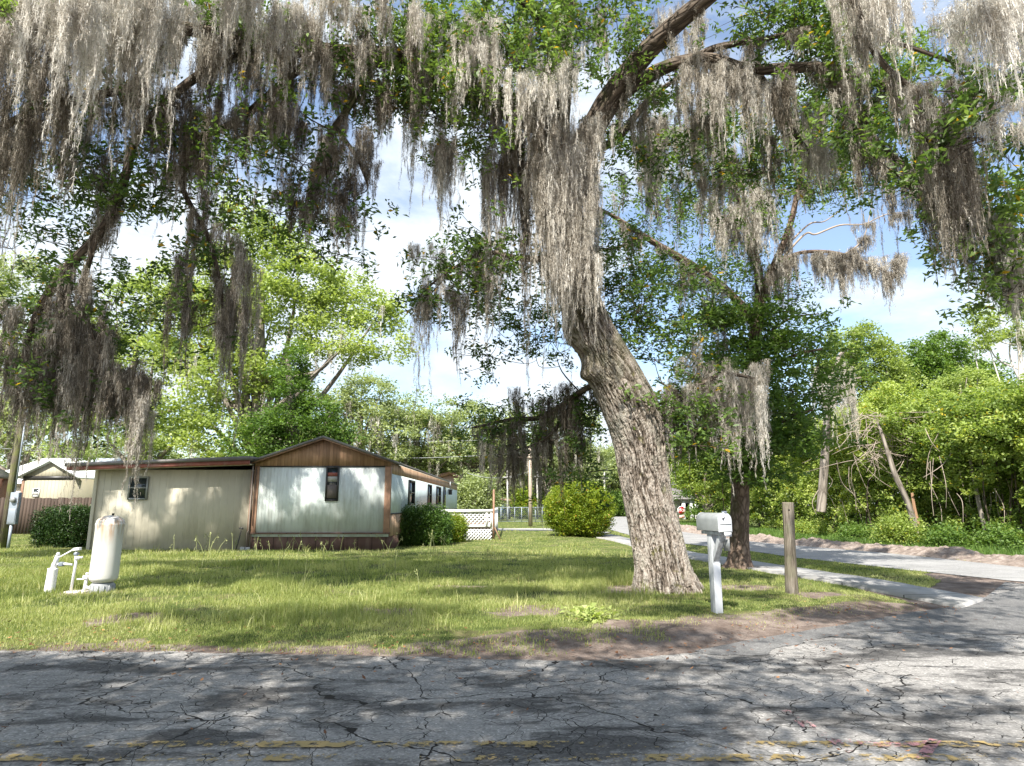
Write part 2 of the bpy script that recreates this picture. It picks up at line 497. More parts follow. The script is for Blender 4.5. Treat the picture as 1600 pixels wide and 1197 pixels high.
edge_pts = jag([(-12.0, EY[1])] + [(x, y) for x, y in zip(EX[2:], EY[2:])], 0.07, 0.09, 4)
c_nw = tuple(G(1502,946)[:2]); c_sw2 = tuple(G(1540,933)[:2]); c3 = tuple(G(1600,920)[:2])
road_poly = [(-120,0.9),(-120,EY[0])] + edge_pts + jag([c_nw, c_sw2], 0.0, 0.2)[1:] + [tuple(G(1571,909.5)[:2]), tuple(G(1640,917)[:2]), tuple(G(1760,933)[:2]), tuple(G(1980,962)[:2]), (18, 7.6), (120, 7.0), (120,0.9)]
tag(sheet('road', road_poly, 0.004, M_road), kind='structure')
apron_poly = jag([tuple(G(*p)[:2]) for p in [(1085,1018),(1160,1003),(1240,989),(1330,975),(1400,962),(1470,951),(1502,946),(1540,933),(1600,920)]], 0.03, 0.1, 8) + \
    [tuple(G(1800,938)[:2])] + jag([tuple(G(*p)[:2]) for p in [(1900,1010),(1600,988),(1500,992),(1400,986),(1300,996),(1240,1010),(1170,1022),(1085,1018)]], 0.22, 0.1, 12)[:-1]
tag(sheet('asphalt_apron', apron_poly, 0.008, M_apron), kind='structure')
tag(sheet('side_road', jag([p for p in SR_L], 0.06, 0.15, 3) + [(9.5,75),(9,160),(15,160),(15,75)] + jag([p for p in SR_R[::-1]], 0.05, 0.2, 4), 0.012, M_side), kind='structure')
t = NT('broom_finished_concrete'); w = t.world()
c = t.ramp(t.noise(w, 1.2, 8, 0.7), [(0.3, (0.25,0.248,0.245)), (0.7, (0.39,0.38,0.37))])
c = t.mix(t.ramp(t.noise(w, 7, 6, 0.7), [(0.5, 0.0), (0.75, 0.5)]), c, (0.22,0.20,0.18))
jd = np.array(SW_L[2][:2]) - np.array(SW_L[0][:2]); jd /= np.hypot(*jd); sxz = t.n('SeparateXYZ'); t.t.links.new(w, sxz.inputs[0])
jn = t.math('ADD', t.math('MULTIPLY', sxz.outputs[0], float(jd[0])), t.math('MULTIPLY', sxz.outputs[1], float(jd[1])))
jf = t.math('FRACT', t.math('DIVIDE', jn, 1.5))
c = t.mix(t.ramp(jf, [(0.0, 1.0), (0.012, 1.0), (0.022, 0.0), (1.0, 0.0)]), c, (0.05,0.045,0.04))
M_conc = t.done(t.pbr(c, 0.85, 0, 0.3, t.bump(t.noise(w, 60, 4, 0.6), 0.4, 0.005)))
tag(sheet('sidewalk', jag(SW_L, 0.05, 0.12, 14) + jag(SW_R[::-1], 0.05, 0.12, 15), 0.04, M_conc, 0.12), kind='structure')
tag(sheet('driveway', [tuple(G(*p, 0.05)[:2]) for p in [(700,829.5),(860,829.5),(935,835),(955,832),(870,826.0),(700,826.0)]], 0.066, M_conc, 0.06), kind='structure')

# --- worn double yellow line and pink survey spray
def m_paint(name, col, wear, sc):
    t = NT(name); w = t.world()
    n = t.math('ADD', t.math('MULTIPLY', t.noise(w, sc, 8, 0.75), 0.7), t.math('MULTIPLY', t.noise(t.world((0.35,1,1)), 3.0, 4, 0.6), 0.45))
    f = t.ramp(n, [(wear, 0.0), (wear+0.025, 1.0)])
    pb = t.pbr(t.mix(t.noise(w, 30, 4, 0.7), tuple(c*0.7 for c in col), col), 0.7, 0, 0.3)
    tr = t.n('BsdfTransparent'); mx = t.n('MixShader'); t.put(mx.inputs[0], f)
    t.t.links.new(tr.outputs[0], mx.inputs[1]); t.t.links.new(pb, mx.inputs[2])
    return t.done(mx.outputs[0])
M_yel = m_paint('worn_yellow_road_paint', (0.38, 0.28, 0.12), 0.595, 16)
M_pink = m_paint('faded_pink_spray', (0.50, 0.25, 0.26), 0.60, 22)
ya = G(700, 1166)[1]; yb = G(700, 1187)[1]
for yy in (ya, yb):
    sl = 0.006
    poly = [(-14, yy-0.05-14*sl*-1*0), (14, yy-0.05), (14, yy+0.05), (-14, yy+0.05)]
    tag(sheet('road_marking', poly, 0.0125, M_yel), kind='structure')
for seg in [[(1255,1130),(1300,1160),(1335,1180)], [(1300,1158),(1380,1168),(1460,1164)], [(1440,1190),(1462,1160)], [(1225,1112),(1262,1140)]]:
    pts = spline([G(*p)[:2] for p in seg], 6)
    d = np.gradient(pts, axis=0); d /= np.linalg.norm(d, axis=1)[:, None]; nn = np.stack([-d[:,1], d[:,0]], 1)*0.03
    poly = [tuple(q) for q in pts+nn] + [tuple(q) for q in (pts-nn)[::-1]]
    tag(sheet('road_marking', poly, 0.0165, M_pink), kind='structure')

# --- the ridge of churned soil along the far edge of the side road
def berm(name, ctr, width, height, m, seed, stepn=400):
    c = spline(ctr, 30); s = np.concatenate([[0], np.cumsum(np.linalg.norm(np.diff(c, axis=0), axis=1))])
    q = np.linspace(0, s[-1], stepn); cx = np.interp(q, s, c[:,0]); cy = np.interp(q, s, c[:,1])
    dx = np.gradient(cx); dy = np.gradient(cy); L = np.hypot(dx, dy); nxn, nyn = -dy/L, dx/L
    m_ = 22; u = np.linspace(-1, 1, m_)
    VX = cx[:,None] + nxn[:,None]*u*width; VY = cy[:,None] + nyn[:,None]*u*width
    env = (1-u**2)[None,:]
    VZ = env*height*(0.35 + 1.3*fbm(VX*1.1, VY*1.1, seed)**1.3) + env*(fbm(VX*6, VY*6, seed+3)-.5)*height*0.9 - 0.01
    VZ += env*(np.random.default_rng(seed).random(VZ.shape)-.5)*height*0.30
    V = np.stack([VX, VY, VZ], -1).reshape(-1,3)
    i, j = np.meshgrid(np.arange(stepn-1), np.arange(m_-1), indexing='ij')
    Fb = np.stack([i*m_+j, (i+1)*m_+j, (i+1)*m_+j+1, i*m_+j+1], -1).reshape(-1,4)
    return mk(name, V, Fb, m)
t = NT('churned_soil'); w = t.world()
c = t.ramp(t.noise(w, 5, 9, 0.75), [(0.3, (0.12,0.09,0.075)), (0.5, (0.29,0.235,0.20)), (0.7, (0.48,0.41,0.36))])
M_soil = t.done(t.pbr(c, 0.95, 0, 0.1, t.bump(t.noise(w, 30, 6, 0.75), 1.0, 0.05)))
off = np.array([0.55, 0.35])
tag(berm('soil_ridge', [p[:2] + off for p in SR_R], 0.7, 0.21, M_soil, 4, 700), kind='structure')

# ================================================================== BUILDINGS
def m_siding(name, col, groove, wdt, axis='x', dirty=(0.25,0.24,0.2), rough=0.6, woodcol=None, gw=0.10, glo=0.55):
    t = NT(name); w = t.world(); sx = t.n('SeparateXYZ'); t.t.links.new(w, sx.inputs[0])
    u = sx.outputs[{'x':0,'y':1,'z':2}[axis]]
    fr = t.math('FRACT', t.math('DIVIDE', u, groove))
    g = t.ramp(fr, [(0.0, 0.0), (gw*0.4, 0.0), (gw, 1.0), (1.0, 1.0)])
    if woodcol:
        pl = t.math('FLOOR', t.math('DIVIDE', u, groove))
        wn_ = t.n('TexWhiteNoise', noise_dimensions='1D'); t.put(wn_.inputs['W'], pl)
        sc = {'x':(14,14,1.2),'y':(14,14,1.2),'z':(1.2,1.2,14)}[axis]
        gr = t.noise(t.world(sc), 2.0, 6, 0.65)
        c = t.mix(gr, col, woodcol); c = t.mix(1.0, c, t.ramp(wn_.outputs['Value'], [(0,0.75),(1,1.2)]), 'MULTIPLY')
    else:
        c = t.ramp(t.noise(w, 0.9, 5, 0.6), [(0.3, tuple(q*0.92 for q in col)), (0.7, tuple(q*1.06 for q in col))])
    c = t.mix(t.ramp(t.noise(t.world((3,3,0.5)), 1.2, 7, 0.7), [(0.48, 0.0), (0.75, 0.6)]), c, dirty)
    c = t.mix(1.0, c, t.ramp(g, [(0.0, glo), (1.0, 1.0)]), 'MULTIPLY')
    return t.done(t.pbr(c, rough, 0, 0.3, t.bump(g, 0.7, 0.01)))
M_mint = m_siding('pale_mint_panel_siding', (0.66,0.715,0.70), 0.1016, 0.01, glo=0.95)
M_minty = m_siding('pale_mint_side_siding', (0.62,0.72,0.72), 0.1016, 0.01, 'y', glo=0.8)
M_gable = m_siding('vertical_cedar_boards', (0.30,0.165,0.095), 0.105, 0.01, 'x', (0.16,0.08,0.045), 0.75, (0.44,0.28,0.18))
M_gabley = m_siding('cedar_boards_side', (0.40,0.26,0.17), 0.105, 0.01, 'y', (0.2,0.12,0.08), 0.75, (0.50,0.36,0.25))
M_trim = m_simple('brown_wood_trim', (0.27,0.155,0.10), 0.7, var=0.25, scale=6)
M_tan = m_siding('tan_textured_panel', (0.57,0.525,0.42), 0.21, 0.01, 'x', (0.30,0.27,0.2), 0.8, glo=0.95)
M_fascia = m_simple('faded_red_brown_fascia', (0.27,0.095,0.075), 0.7, var=0.3, scale=4, dirt=((0.5,0.4,0.36),0.5))
M_roofm = m_simple('grey_metal_roof_edge', (0.17,0.155,0.145), 0.5, 0.2, var=0.2, scale=5)
M_skirt = m_siding('dark_brown_skirting', (0.13,0.075,0.06), 0.42, 0.02, 'x', (0.25,0.17,0.14), 0.8, glo=0.5)
M_dark = m_simple('dark_window_frame', (0.035,0.033,0.032), 0.4)
M_alum = m_simple('grey_window_frame', (0.30,0.31,0.31), 0.45, 0.3)
t = NT('window_glass')
g_ = t.n('BsdfPrincipled'); g_.inputs['Base Color'].default_value = (0.03,0.04,0.045,1); g_.inputs['Roughness'].default_value = 0.06; g_.inputs['Specular IOR Level'].default_value = 0.8
M_glass = t.done(g_.outputs[0])
M_blind = m_siding('pale_window_blind', (0.42,0.41,0.38), 0.05, 0.01, 'z', glo=0.6)
M_white = m_simple('white_painted_lattice', (0.80,0.80,0.79), 0.6, var=0.05)
M_black = m_simple('black_gap', (0.012,0.012,0.012), 0.8)

FY = 19.6                                    # front plane of the mobile home
def fx(px, py=800): return P(px, py, FY)[0]
def fz(py, Y=FY): return P(800, py, Y)[2]
hx0, hx1 = fx(397, 760), fx(610, 760)
hxm = (hx0 + hx1)/2
zE, zP, zS0, zS1 = fz(722), fz(687), fz(831), fz(729)
HB = 43.5
home = empty('mobile_home', ((hx0+hx1)/2, FY, 0), 'long pale mint mobile home with cedar gable and brown metal roof edge', 'mobile home')
MB().box(hx0+0.02, hx1-0.02, FY+0.02, HB, 0.43, zE).build('wall', M_mint, home)
MB().box(hx0+0.14, hx1-0.17, FY-0.004, FY+0.02, zS0+0.02, zS1).build('front_panel', M_mint, home)
MB().prism([(hx0, zS1+0.005), (hx1, zS1+0.005), (hx1, zE), (hxm, zP), (hx0, zE)], 1, FY-0.012, FY+0.05).build('gable', M_gable, home)
for a, b in ((hx0, hx0+0.14), (hx1-0.17, hx1+0.012)):
    MB().box(a, b, FY-0.03, FY+0.12, zS0-0.02, zS1).build('corner_trim', M_trim, home, bevel=0.006)
MB().box(hx0+0.14, hx1-0.17, FY-0.022, FY+0.0, zS1-0.02, zS1+0.018).build('drip_edge', M_dark, home)
MB().box(hx0-0.02, hx1+0.03, FY-0.05, FY+0.1, zS0-0.065, zS0-0.0205).build('sill_band', M_skirt, home, bevel=0.006)
MB().box(hx0, hx1, FY+0.06, FY+0.09, 0.0, zS0-0.07).build('skirting', M_skirt, home)
# gable roof with a shallow ribbed edge
ro = 0.10
rf = MB()
for (xa, za, xb, zb) in ((hx0-ro, zE-0.03, hxm, zP+0.035), (hxm, zP+0.035, hx1+ro, zE-0.03)):
    rf.prism([(xa, za), (xb, zb), (xb, zb+0.075), (xa, za+0.075)], 1, FY-0.18, HB+0.15)
rf.build('roof', M_roofm, home)
MB().prism([(hx0-ro, zE-0.075), (hxm, zP-0.01), (hxm, zP+0.03), (hx0-ro, zE-0.035)], 1, FY-0.165, FY-0.13).build('rake_board', M_trim, home)
MB().prism([(hxm, zP-0.01), (hx1+ro, zE-0.075), (hx1+ro, zE-0.035), (hxm, zP+0.03)], 1, FY-0.165, FY-0.13).build('rake_board', M_trim, home)
# right side, going away
zs_a, zs_b = 1.105, 2.305
MB().box(hx1-0.02, hx1+0.006, FY+0.12, HB, zs_a, zs_b).build('side_panel', M_minty, home)
MB().box(hx1-0.02, hx1+0.012, FY+0.12, HB, zs_b, zE-0.02).build('side_frieze', M_gabley, home)
MB().box(hx1-0.02, hx1+0.010, FY+0.12, HB, 0.44, zs_a-0.02).build('side_apron', M_gabley, home)
MB().box(hx1-0.02, hx1+0.022, FY+0.12, HB, zs_a-0.02, zs_a+0.01).build('drip_edge', M_dark, home)
MB().box(hx1-0.03, hx1-0.01, FY+0.1, HB, 0.0, 0.44).build('skirting', M_skirt, home)
MB().tube([(hx1+0.17, FY+17.2, zE+0.0),(hx1+0.17, FY+17.2, 2.2)], 0.03).build('vent_pipe', M_alum, home)

def window_x(par, x0, x1, y, z0, z1, fm, split=0.5, blind=None, fr=0.05, name='window'):
    """window in a wall that faces the camera"""
    m = MB(); d0, d1 = y-0.045, y+0.0
    m.box(x0, x0+fr, d0, d1, z0, z1); m.box(x1-fr, x1, d0, d1, z0, z1); m.box(x0+fr, x1-fr, d0, d1, z0, z0+fr); m.box(x0+fr, x1-fr, d0, d1, z1-fr, z1)
    zm = z0+(z1-z0)*split; m.box(x0+fr, x1-fr, d0+0.008, d1, zm-fr*0.4, zm+fr*0.4)
    o = m.build(name, fm, par)
    MB().box(x0+fr, x1-fr, y-0.02, y-0.012, z0+fr, z1-fr).build('pane', M_glass, o)
    if blind: 
        for (a, b, mt) in blind: MB().box(x0+fr, x1-fr, y-0.026, y-0.021, z0+fr+(z1-z0-2*fr)*a, z0+fr+(z1-z0-2*fr)*b).build('blind', mt, o)
    return o
M_redc = m_simple('dull_red_curtain', (0.28,0.09,0.07), 0.9)
M_brn = m_simple('brown_shade_cloth', (0.13,0.11,0.10), 0.9)
window_x(home, fx(509,760), fx(529.5,760), FY-0.006, fz(783), fz(729.5), M_dark, 0.53,
         [(0.04,0.47, M_brn), (0.57,0.74, M_blind), (0.745,0.86, M_redc)], 0.045)
def window_y(par, y0, y1, x, z0, z1, fm, name='window'):
    m = MB(); fr = 0.06; a, b = x, x+0.05
    m.box(a, b, y0, y0+fr, z0, z1); m.box(a, b, y1-fr, y1, z0, z1); m.box(a, b, y0+fr, y1-fr, z0, z0+fr); m.box(a, b, y0+fr, y1-fr, z1-fr, z1)
    zm = (z0+z1)/2; m.box(a, b-0.01, y0+fr, y1-fr, zm-0.02, zm+0.02)
    o = m.build(name, fm, par); MB().box(x+0.01, x+0.018, y0+fr, y1-fr, z0+fr, z1-fr).build('pane', M_glass, o); return o
for (a, b) in ((22.9,24.3), (28.2,29.4), (31.4,33.2)):
    window_y(home, a, b, hx1+0.0065, 1.355, 2.245, M_dark)
dr = MB().box(hx1+0.0065, hx1+0.05, 34.6, 35.7, 0.52, 2.3).build('door', M_dark, home)
MB().box(hx1+0.05, hx1+0.06, 34.75, 35.55, 1.3, 2.3).build('pane', M_glass, dr)
ml = MB().obox((hx1+0.14, 37.2, 2.05), (0.2,0.14,0.25)).obox((hx1+0.14, 37.2, 2.2), (0.26,0.2,0.05)).build('wall_lamp', M_dark, home, bevel=0.01)
# downpipe and meter at the junction
M_conduit = m_simple('weathered_conduit', (0.25,0.2,0.17), 0.6)
MB().tube([(hx0-0.03, FY-0.10, zE-0.12),(hx0-0.03, FY-0.10, 1.0),(hx0-0.02, FY-0.10, 0.0)], 0.022).build('downpipe', M_conduit, home)
MB().tube([(hx0+0.06, FY-0.07, 2.5),(hx0+0.06, FY-0.07, 0.75)], 0.012).build('conduit', M_dark, home)

# --- the low flat-roofed addition on the left
ax0, ax1 = fx(143, 790), hx0-0.05
ad = empty('house_addition', ((ax0+ax1)/2, FY, 0), 'low tan panelled addition with flat roof and faded red fascia, left of the mobile home', 'house addition')
AB = FY+7.5
zr_ = fz(734)
MB().box(ax0, ax1, FY+0.06, AB, 0.0, zr_).build('wall', M_tan, ad)
MB().box(ax0-0.03, ax0+0.07, FY+0.02, FY+0.14, 0.0, zr_-0.02).build('corner_trim', M_tan, ad, bevel=0.005)
zl, zr = fz(733), fz(724)
MB().prism([(fx(119,728), zl-0.06), (ax1+0.02, zr-0.06), (ax1+0.02, zr+0.07), (fx(119,728), zl+0.05)], 1, FY-0.42, FY-0.36).build('fascia', M_fascia, ad)
MB().prism([(fx(119,728)-0.03, zl+0.055), (ax1+0.04, zr+0.075), (ax1+0.04, zr+0.19), (fx(119,728)-0.03, zl+0.15)], 1, FY-0.47, AB+0.2).build('roof', M_roofm, ad)
MB().prism([(fx(119,728), zl-0.055), (ax1, zr-0.055), (ax1, zr-0.03), (fx(119,728), zl-0.03)], 1, FY-0.355, FY+0.06).build('soffit', M_tan, ad)
window_x(ad, fx(200,760), fx(230.5,760), FY+0.056, fz(781), fz(744.5), M_alum, 0.52, None, 0.05)
MB().box(ax1-0.06, ax1+0.0, FY-0.0, FY+0.055, 0.0, zr_-0.02).build('corner_trim', M_trim, ad)
# meter riser with small box beside it
mt = empty('utility_riser', (fx(388,850), FY-0.3, 0), 'small grey utility box where the tan addition meets the home', 'utility box')
mm = MB(); cx = fx(389,850); mm.box(cx-0.12, cx+0.02, FY-0.35, FY-0.25, 0.02, 0.16); mm.box(cx+0.03, cx+0.16, FY-0.34, FY-0.26, 0.02, 0.15)
mm.build('box', M_alum, mt, bevel=0.01)
MB().tube([(cx-0.02,FY-0.14,0.1),(cx-0.02,FY-0.14,0.55),(cx+0.03,FY-0.18,0.62)], 0.02).build('pipe', M_conduit, mt)
sh = MB().tube([(fx(375,845), FY-0.28, 0.0), (fx(378,845), FY-0.1, 0.62)], 0.018).obox((fx(378.5,830), FY-0.08, 0.68), (0.12,0.03,0.05), ry=0.2).build('garden_tool', M_dark)
tag(sh, 'dark long-handled garden tool leaning on the tan wall', 'garden tool')

# --- neighbour's tan shed behind the fence
NYd = 36.0
def nx(px): return P(px, 750, NYd)[0]
def nz(py): return P(80, py, NYd)[2]
nb_ = empty('neighbour_shed', (nx(77), NYd, 0), 'small tan shed with white metal roof behind the brown fence', 'shed')
M_nb = m_siding('olive_tan_panel', (0.36,0.33,0.24), 0.2, 0.01, 'x')
M_nbs = m_siding('cream_block_wall', (0.66,0.56,0.44), 0.2, 0.01, 'z')
M_metroof = m_simple('white_metal_roofing', (0.78,0.80,0.82), 0.35, 0.1, var=0.06)
xa, xb, xm = nx(36), nx(119), nx(79)
MB().box(xa, xb, NYd, NYd+6, 0, nz(744)).build('wall', M_nb, nb_)
MB().prism([(xa, nz(744)+.01), (xb, nz(744)+.01), (xm, nz(722))], 1, NYd-0.02, NYd+0.1).build('gable', M_nb, nb_)
rr = MB()
rr.prism([(xa-0.3, nz(748)), (xm, nz(721)), (xm, nz(721)+0.09), (xa-0.3, nz(748)+0.09)], 1, NYd-0.25, NYd+6.2)
rr.prism([(xm, nz(721)), (xb+0.25, nz(748)), (xb+0.25, nz(748)+0.09), (xm, nz(721)+0.09)], 1, NYd-0.25, NYd+6.2)
rr.build('roof', M_metroof, nb_)
MB().box(xa, xb, NYd-0.03, NYd-0.003, nz(748)-0.05, nz(744)).build('trim_board', M_dark, nb_)
MB().box(xa-0.03, xa+0.1, NYd-0.035, NYd-0.003, 0, nz(748)-0.06).build('trim_board', M_trim, nb_)
window_x(nb_, nx(54), nx(65), NYd-0.003, nz(776), nz(763), M_white, 0.5, [(0.02,0.48,M_blind)], 0.05)
nh = empty('neighbour_house', (nx(0), NYd+5, 0), 'cream house with broad white metal roof at the far left behind the shed', 'house')
MB().box(nx(-90), nx(37), NYd+2.5, NYd+12, 0, nz(750)).build('wall', M_nbs, nh)
ry0, rz0, rz1 = NYd+2.2, nz(752), P(40, 716, NYd+8)[2]
MB().prism([(ry0, rz0), (NYd+8, rz1), (NYd+14, rz0), (NYd+14, rz0-0.1), (NYd+8, rz1-0.1), (ry0, rz0-0.1)], 0, nx(-100), nx(55)).build('roof', M_metroof, nh)
bs = empty('brown_shed', (nx(-5), 33, 0), 'small reddish brown wooden shed at the left edge of the yard', 'shed')
M_red = m_siding('red_brown_boards', (0.25,0.11,0.075), 0.2, 0.01, 'x')
bx0, bx1, bxm = P(-110,770,32.5)[0], P(-25,770,32.5)[0], P(-67,770,32.5)[0]
bz0, bz1 = P(0,745,32.5)[2], P(0,722,32.5)[2]
MB().box(bx0, bx1, 32.5, 34, 0, bz0).build('wall', M_red, bs)
MB().prism([(bx0-.2, bz0-.06),(bxm, bz1),(bx1+.2, bz0-.06),(bx1+.2,bz0+.05),(bxm,bz1+.11),(bx0-.2,bz0+.05)], 1, 32.2, 34.2).build('roof', M_roofm, bs)

# --- board fence on the left
FNY = 30.0
fe = empty('board_fence', (P(70,800,FNY)[0], FNY, 0), 'weathered dark brown board fence behind the clipped hedge', 'fence')
M_fence = m_siding('weathered_brown_pickets', (0.05,0.033,0.025), 0.155, 0.01, 'x', (0.08,0.06,0.048), 0.85, (0.085,0.06,0.046), 0.12, 0.25)
r = random.Random(5); m = MB(); x = P(-70,800,FNY)[0]
ztop = P(70, 778, FNY)[2]
while x < P(150,800,FNY)[0]:
    m.box(x, x+0.142, FNY+r.uniform(-.006,.006), FNY+0.02, 0.0, ztop+r.uniform(-0.03,0.03)); x += 0.155
m.build('pickets', M_fence, fe)
MB().box(P(-70,800,FNY)[0], P(150,800,FNY)[0], FNY+0.025, FNY+0.07, 1.4, 1.5).box(P(-70,800,FNY)[0], P(150,800,FNY)[0], FNY+0.025, FNY+0.07, 0.4, 0.5).build('rails', M_trim, fe)

# --- white lattice deck at the side of the home
dx0, dx1, dy0, dy1 = hx1+0.05, P(769,820,25.0)[0], 25.0, 36.0
dk = empty('lattice_deck', ((dx0+dx1)/2, dy0, 0), 'white lattice railed deck beside the mobile home', 'deck')
def lattice(x0, x1, y, z0, z1, pitch=0.155, wd=0.048, th=0.012):
    m = MB()
    for sgn, yo in ((1, 0), (-1, th+0.002)):
        k = -40
        while k < 60:
            c0 = x0 + k*pitch
            # line x = c0 + sgn*(z-z0); clip to box
            zA, zB = z0, z1
            pts = []
            xa_, xb_ = c0, c0 + sgn*(z1-z0)
            lo, hi = 0.0, 1.0; dxx = xb_-xa_
            tA, tB = (x0-xa_)/dxx, (x1-xa_)/dxx
            if tA > tB: tA, tB = tB, tA
            lo, hi = max(lo, tA), min(hi, tB)
            if hi-lo > 0.02:
                p = (xa_+dxx*lo, z0+(z1-z0)*lo); q = (xa_+dxx*hi, z0+(z1-z0)*hi)
                d = np.array([q[0]-p[0], q[1]-p[1]]); d /= np.hypot(*d); n_ = np.array([-d[1], d[0]])*wd/2
                poly = [(p[0]-n_[0], p[1]-n_[1]), (q[0]-n_[0], q[1]-n_[1]), (q[0]+n_[0], q[1]+n_[1]), (p[0]+n_[0], p[1]+n_[1])]
                m.prism(poly, 1, y+yo, y+yo+th)
            k += 1
    return m
zt, zf = P(700,796,25)[2], P(700,824,25)[2]
lattice(dx0+0.05, dx1-0.05, dy0, zf+0.05, zt-0.12).build('upper_lattice', M_white, dk)
lattice(dx0+0.05, dx1-0.02, dy0+0.01, 0.0, zf-0.07, 0.13, 0.042).build('lower_lattice', M_white, dk)
f_ = MB(); f_.box(dx0, dx1, dy0-0.04, dy0+0.05, zt-0.12, zt).box(dx0, dx1, dy0-0.03, dy0+0.04, zf, zf+0.08)
for xx in (dx0, dx0+1.0, dx1-0.25, dx1-0.08): f_.box(xx, xx+0.08, dy0-0.035, dy0+0.045, zf, zt-0.0)
for yy in np.arange(dy0+2, dy1, 2.0): f_.box(dx1-0.09, dx1, yy, yy+0.09, 0.0, zt)
f_.box(dx1-0.08, dx1-0.02, dy0+0.05, dy1, zt-0.1, zt-0.02)
f_.build('railing_frame', M_white, dk)
MB().box(dx0, dx1-0.1, dy0+0.06, dy1, zf-0.06, zf-0.01).build('floor', M_trim, dk)
dpst = MB().tube([(dx1+0.06, dy0-0.1, 0), (dx1+0.06, dy0-0.1, P(772,765,25)[2])], 0.04).tube([(dx1+0.1, dy0-0.1, zf), (dx1+0.35, dy0-0.15, 0)], 0.02).build('brown_post', M_trim)
tag(dpst, 'thin reddish brown post standing at the right end of the white lattice deck', 'post')

# --- far buildings: pink house, garage with arched door, white house
M_pink_w = m_simple('pink_stucco', (0.66,0.50,0.44), 0.85, var=0.06)
M_pinkroof = m_simple('terracotta_roof', (0.42,0.24,0.20), 0.8)
Yp = 62.0
ph = empty('pink_house', (P(715,780,Yp)[0], Yp, 0), 'pale pink gabled house with terracotta roof edge behind the mobile home', 'house')
pxa, pxb, pxm = P(675,780,Yp)[0], P(748,780,Yp)[0], P(703,780,Yp)[0]
ze_, zp_ = P(700,765,Yp)[2], P(700,742,Yp)[2]
MB().prism([(pxa,0),(pxb,0),(pxb,ze_),(pxm,zp_),(pxa,P(700,752,Yp)[2])], 1, Yp, Yp+8).build('wall', M_pink_w, ph)
MB().prism([(pxa-.4,P(700,753,Yp)[2]),(pxm,zp_+0.05),(pxb+.5,ze_-0.15),(pxb+.5,ze_+.1),(pxm,zp_+.35),(pxa-.4,P(700,748,Yp)[2])], 1, Yp-0.5, Yp+8.4).build('roof', M_pinkroof, ph)
Yg2 = 66.0
gh = empty('garage', (P(782,800,Yg2)[0], Yg2, 0), 'cream garage with terracotta edge and arched doorway', 'garage')
ga, gb = P(765,800,Yg2)[0], P(796,800,Yg2)[0]
gz0, gz1 = P(0,783,Yg2)[2], P(0,779,Yg2)[2]
dxa, dxb, dzt = P(770.5,800,Yg2)[0], P(785,800,Yg2)[0], P(0,793,Yg2)[2]
M_cream = m_simple('cream_stucco', (0.72,0.68,0.60), 0.85, var=0.05)
arch = [(dxb,0)] + [((dxa+dxb)/2 + (dxb-dxa)/2*math.cos(a), dzt + 0.35*math.sin(a)) for a in np.linspace(0, math.pi, 9)] + [(dxa,0)]
MB().prism([(ga,0)] + [(dxa,0)] + arch[::-1][1:-1] + [(dxb,0),(gb,0),(gb,gz0),(ga,gz1)], 1, Yg2, Yg2+0.3).build('front_wall', M_cream, gh)
MB().box(ga, gb, Yg2+0.31, Yg2+7, 0, gz0-0.1).build('walls', M_cream, gh)
MB().prism([(ga-.3,gz1),(gb+.9,gz0-.15),(gb+.9,gz0+.05),(ga-.3,gz1+.25)], 1, Yg2-.4, Yg2+7).build('roof', M_pinkroof, gh)
ar = []
for k in range(8):
    a0, a1 = math.pi*k/8, math.pi*(k+1)/8; c0 = (dxa+dxb)/2; hw = (dxb-dxa)/2
    ar.append([(c0+hw*math.cos(a0), dzt+.35*math.sin(a0)), (c0+(hw+.13)*math.cos(a0), dzt+.48*math.sin(a0)), (c0+(hw+.13)*math.cos(a1), dzt+.48*math.sin(a1)), (c0+hw*math.cos(a1), dzt+.35*math.sin(a1))])
m = MB(); [m.prism(q, 1, Yg2-0.05, Yg2-0.01) for q in ar]; m.box(dxb, dxb+.13, Yg2-.05, Yg2-.01, 0, dzt); m.box(dxa-.13, dxa, Yg2-.05, Yg2-.01, 0, dzt)
m.build('door_surround', M_pinkroof, gh)
MB().box(dxa, dxb, Yg2+0.12, Yg2+0.16, 0, dzt+0.3).build('door', M_metroof, gh)

Yw = 70.0
wh = empty('white_house', (P(1085,795,Yw)[0], Yw, -1.2), 'white porch house glimpsed between the big oak trunk and the mailbox', 'house')
M_wht = m_simple('white_clapboard', (0.78,0.77,0.74), 0.7, var=0.04)
wxa, wxb = P(1020,795,Yw)[0], P(1112,795,Yw)[0]; wz = P(1080,779,Yw)[2]
MB().box(wxa, wxb, Yw+2, Yw+10, -1.2, wz).build('wall', M_wht, wh)
MB().prism([(Yw-.3,wz),(Yw+6,wz+2.2),(Yw+12,wz),(Yw+12,wz-.15),(Yw+6,wz+2.0),(Yw-.3,wz-.15)], 0, wxa-.5, wxb+.5).build('roof', M_roofm, wh)
for p in (1066, 1078.5, 1086, 1100): 
    xx = P(p,795,Yw)[0]; MB().box(xx, xx+0.35, Yw, Yw+0.35, -1.2, wz-.16).build('porch_column', M_wht, wh)
for p in (1070.5, 1090): 
    xx = P(p,795,Yw)[0]; MB().box(xx, xx+1.0, Yw+1.9, Yw+1.98, -1.0, wz-.5).build('doorway', M_black, wh)

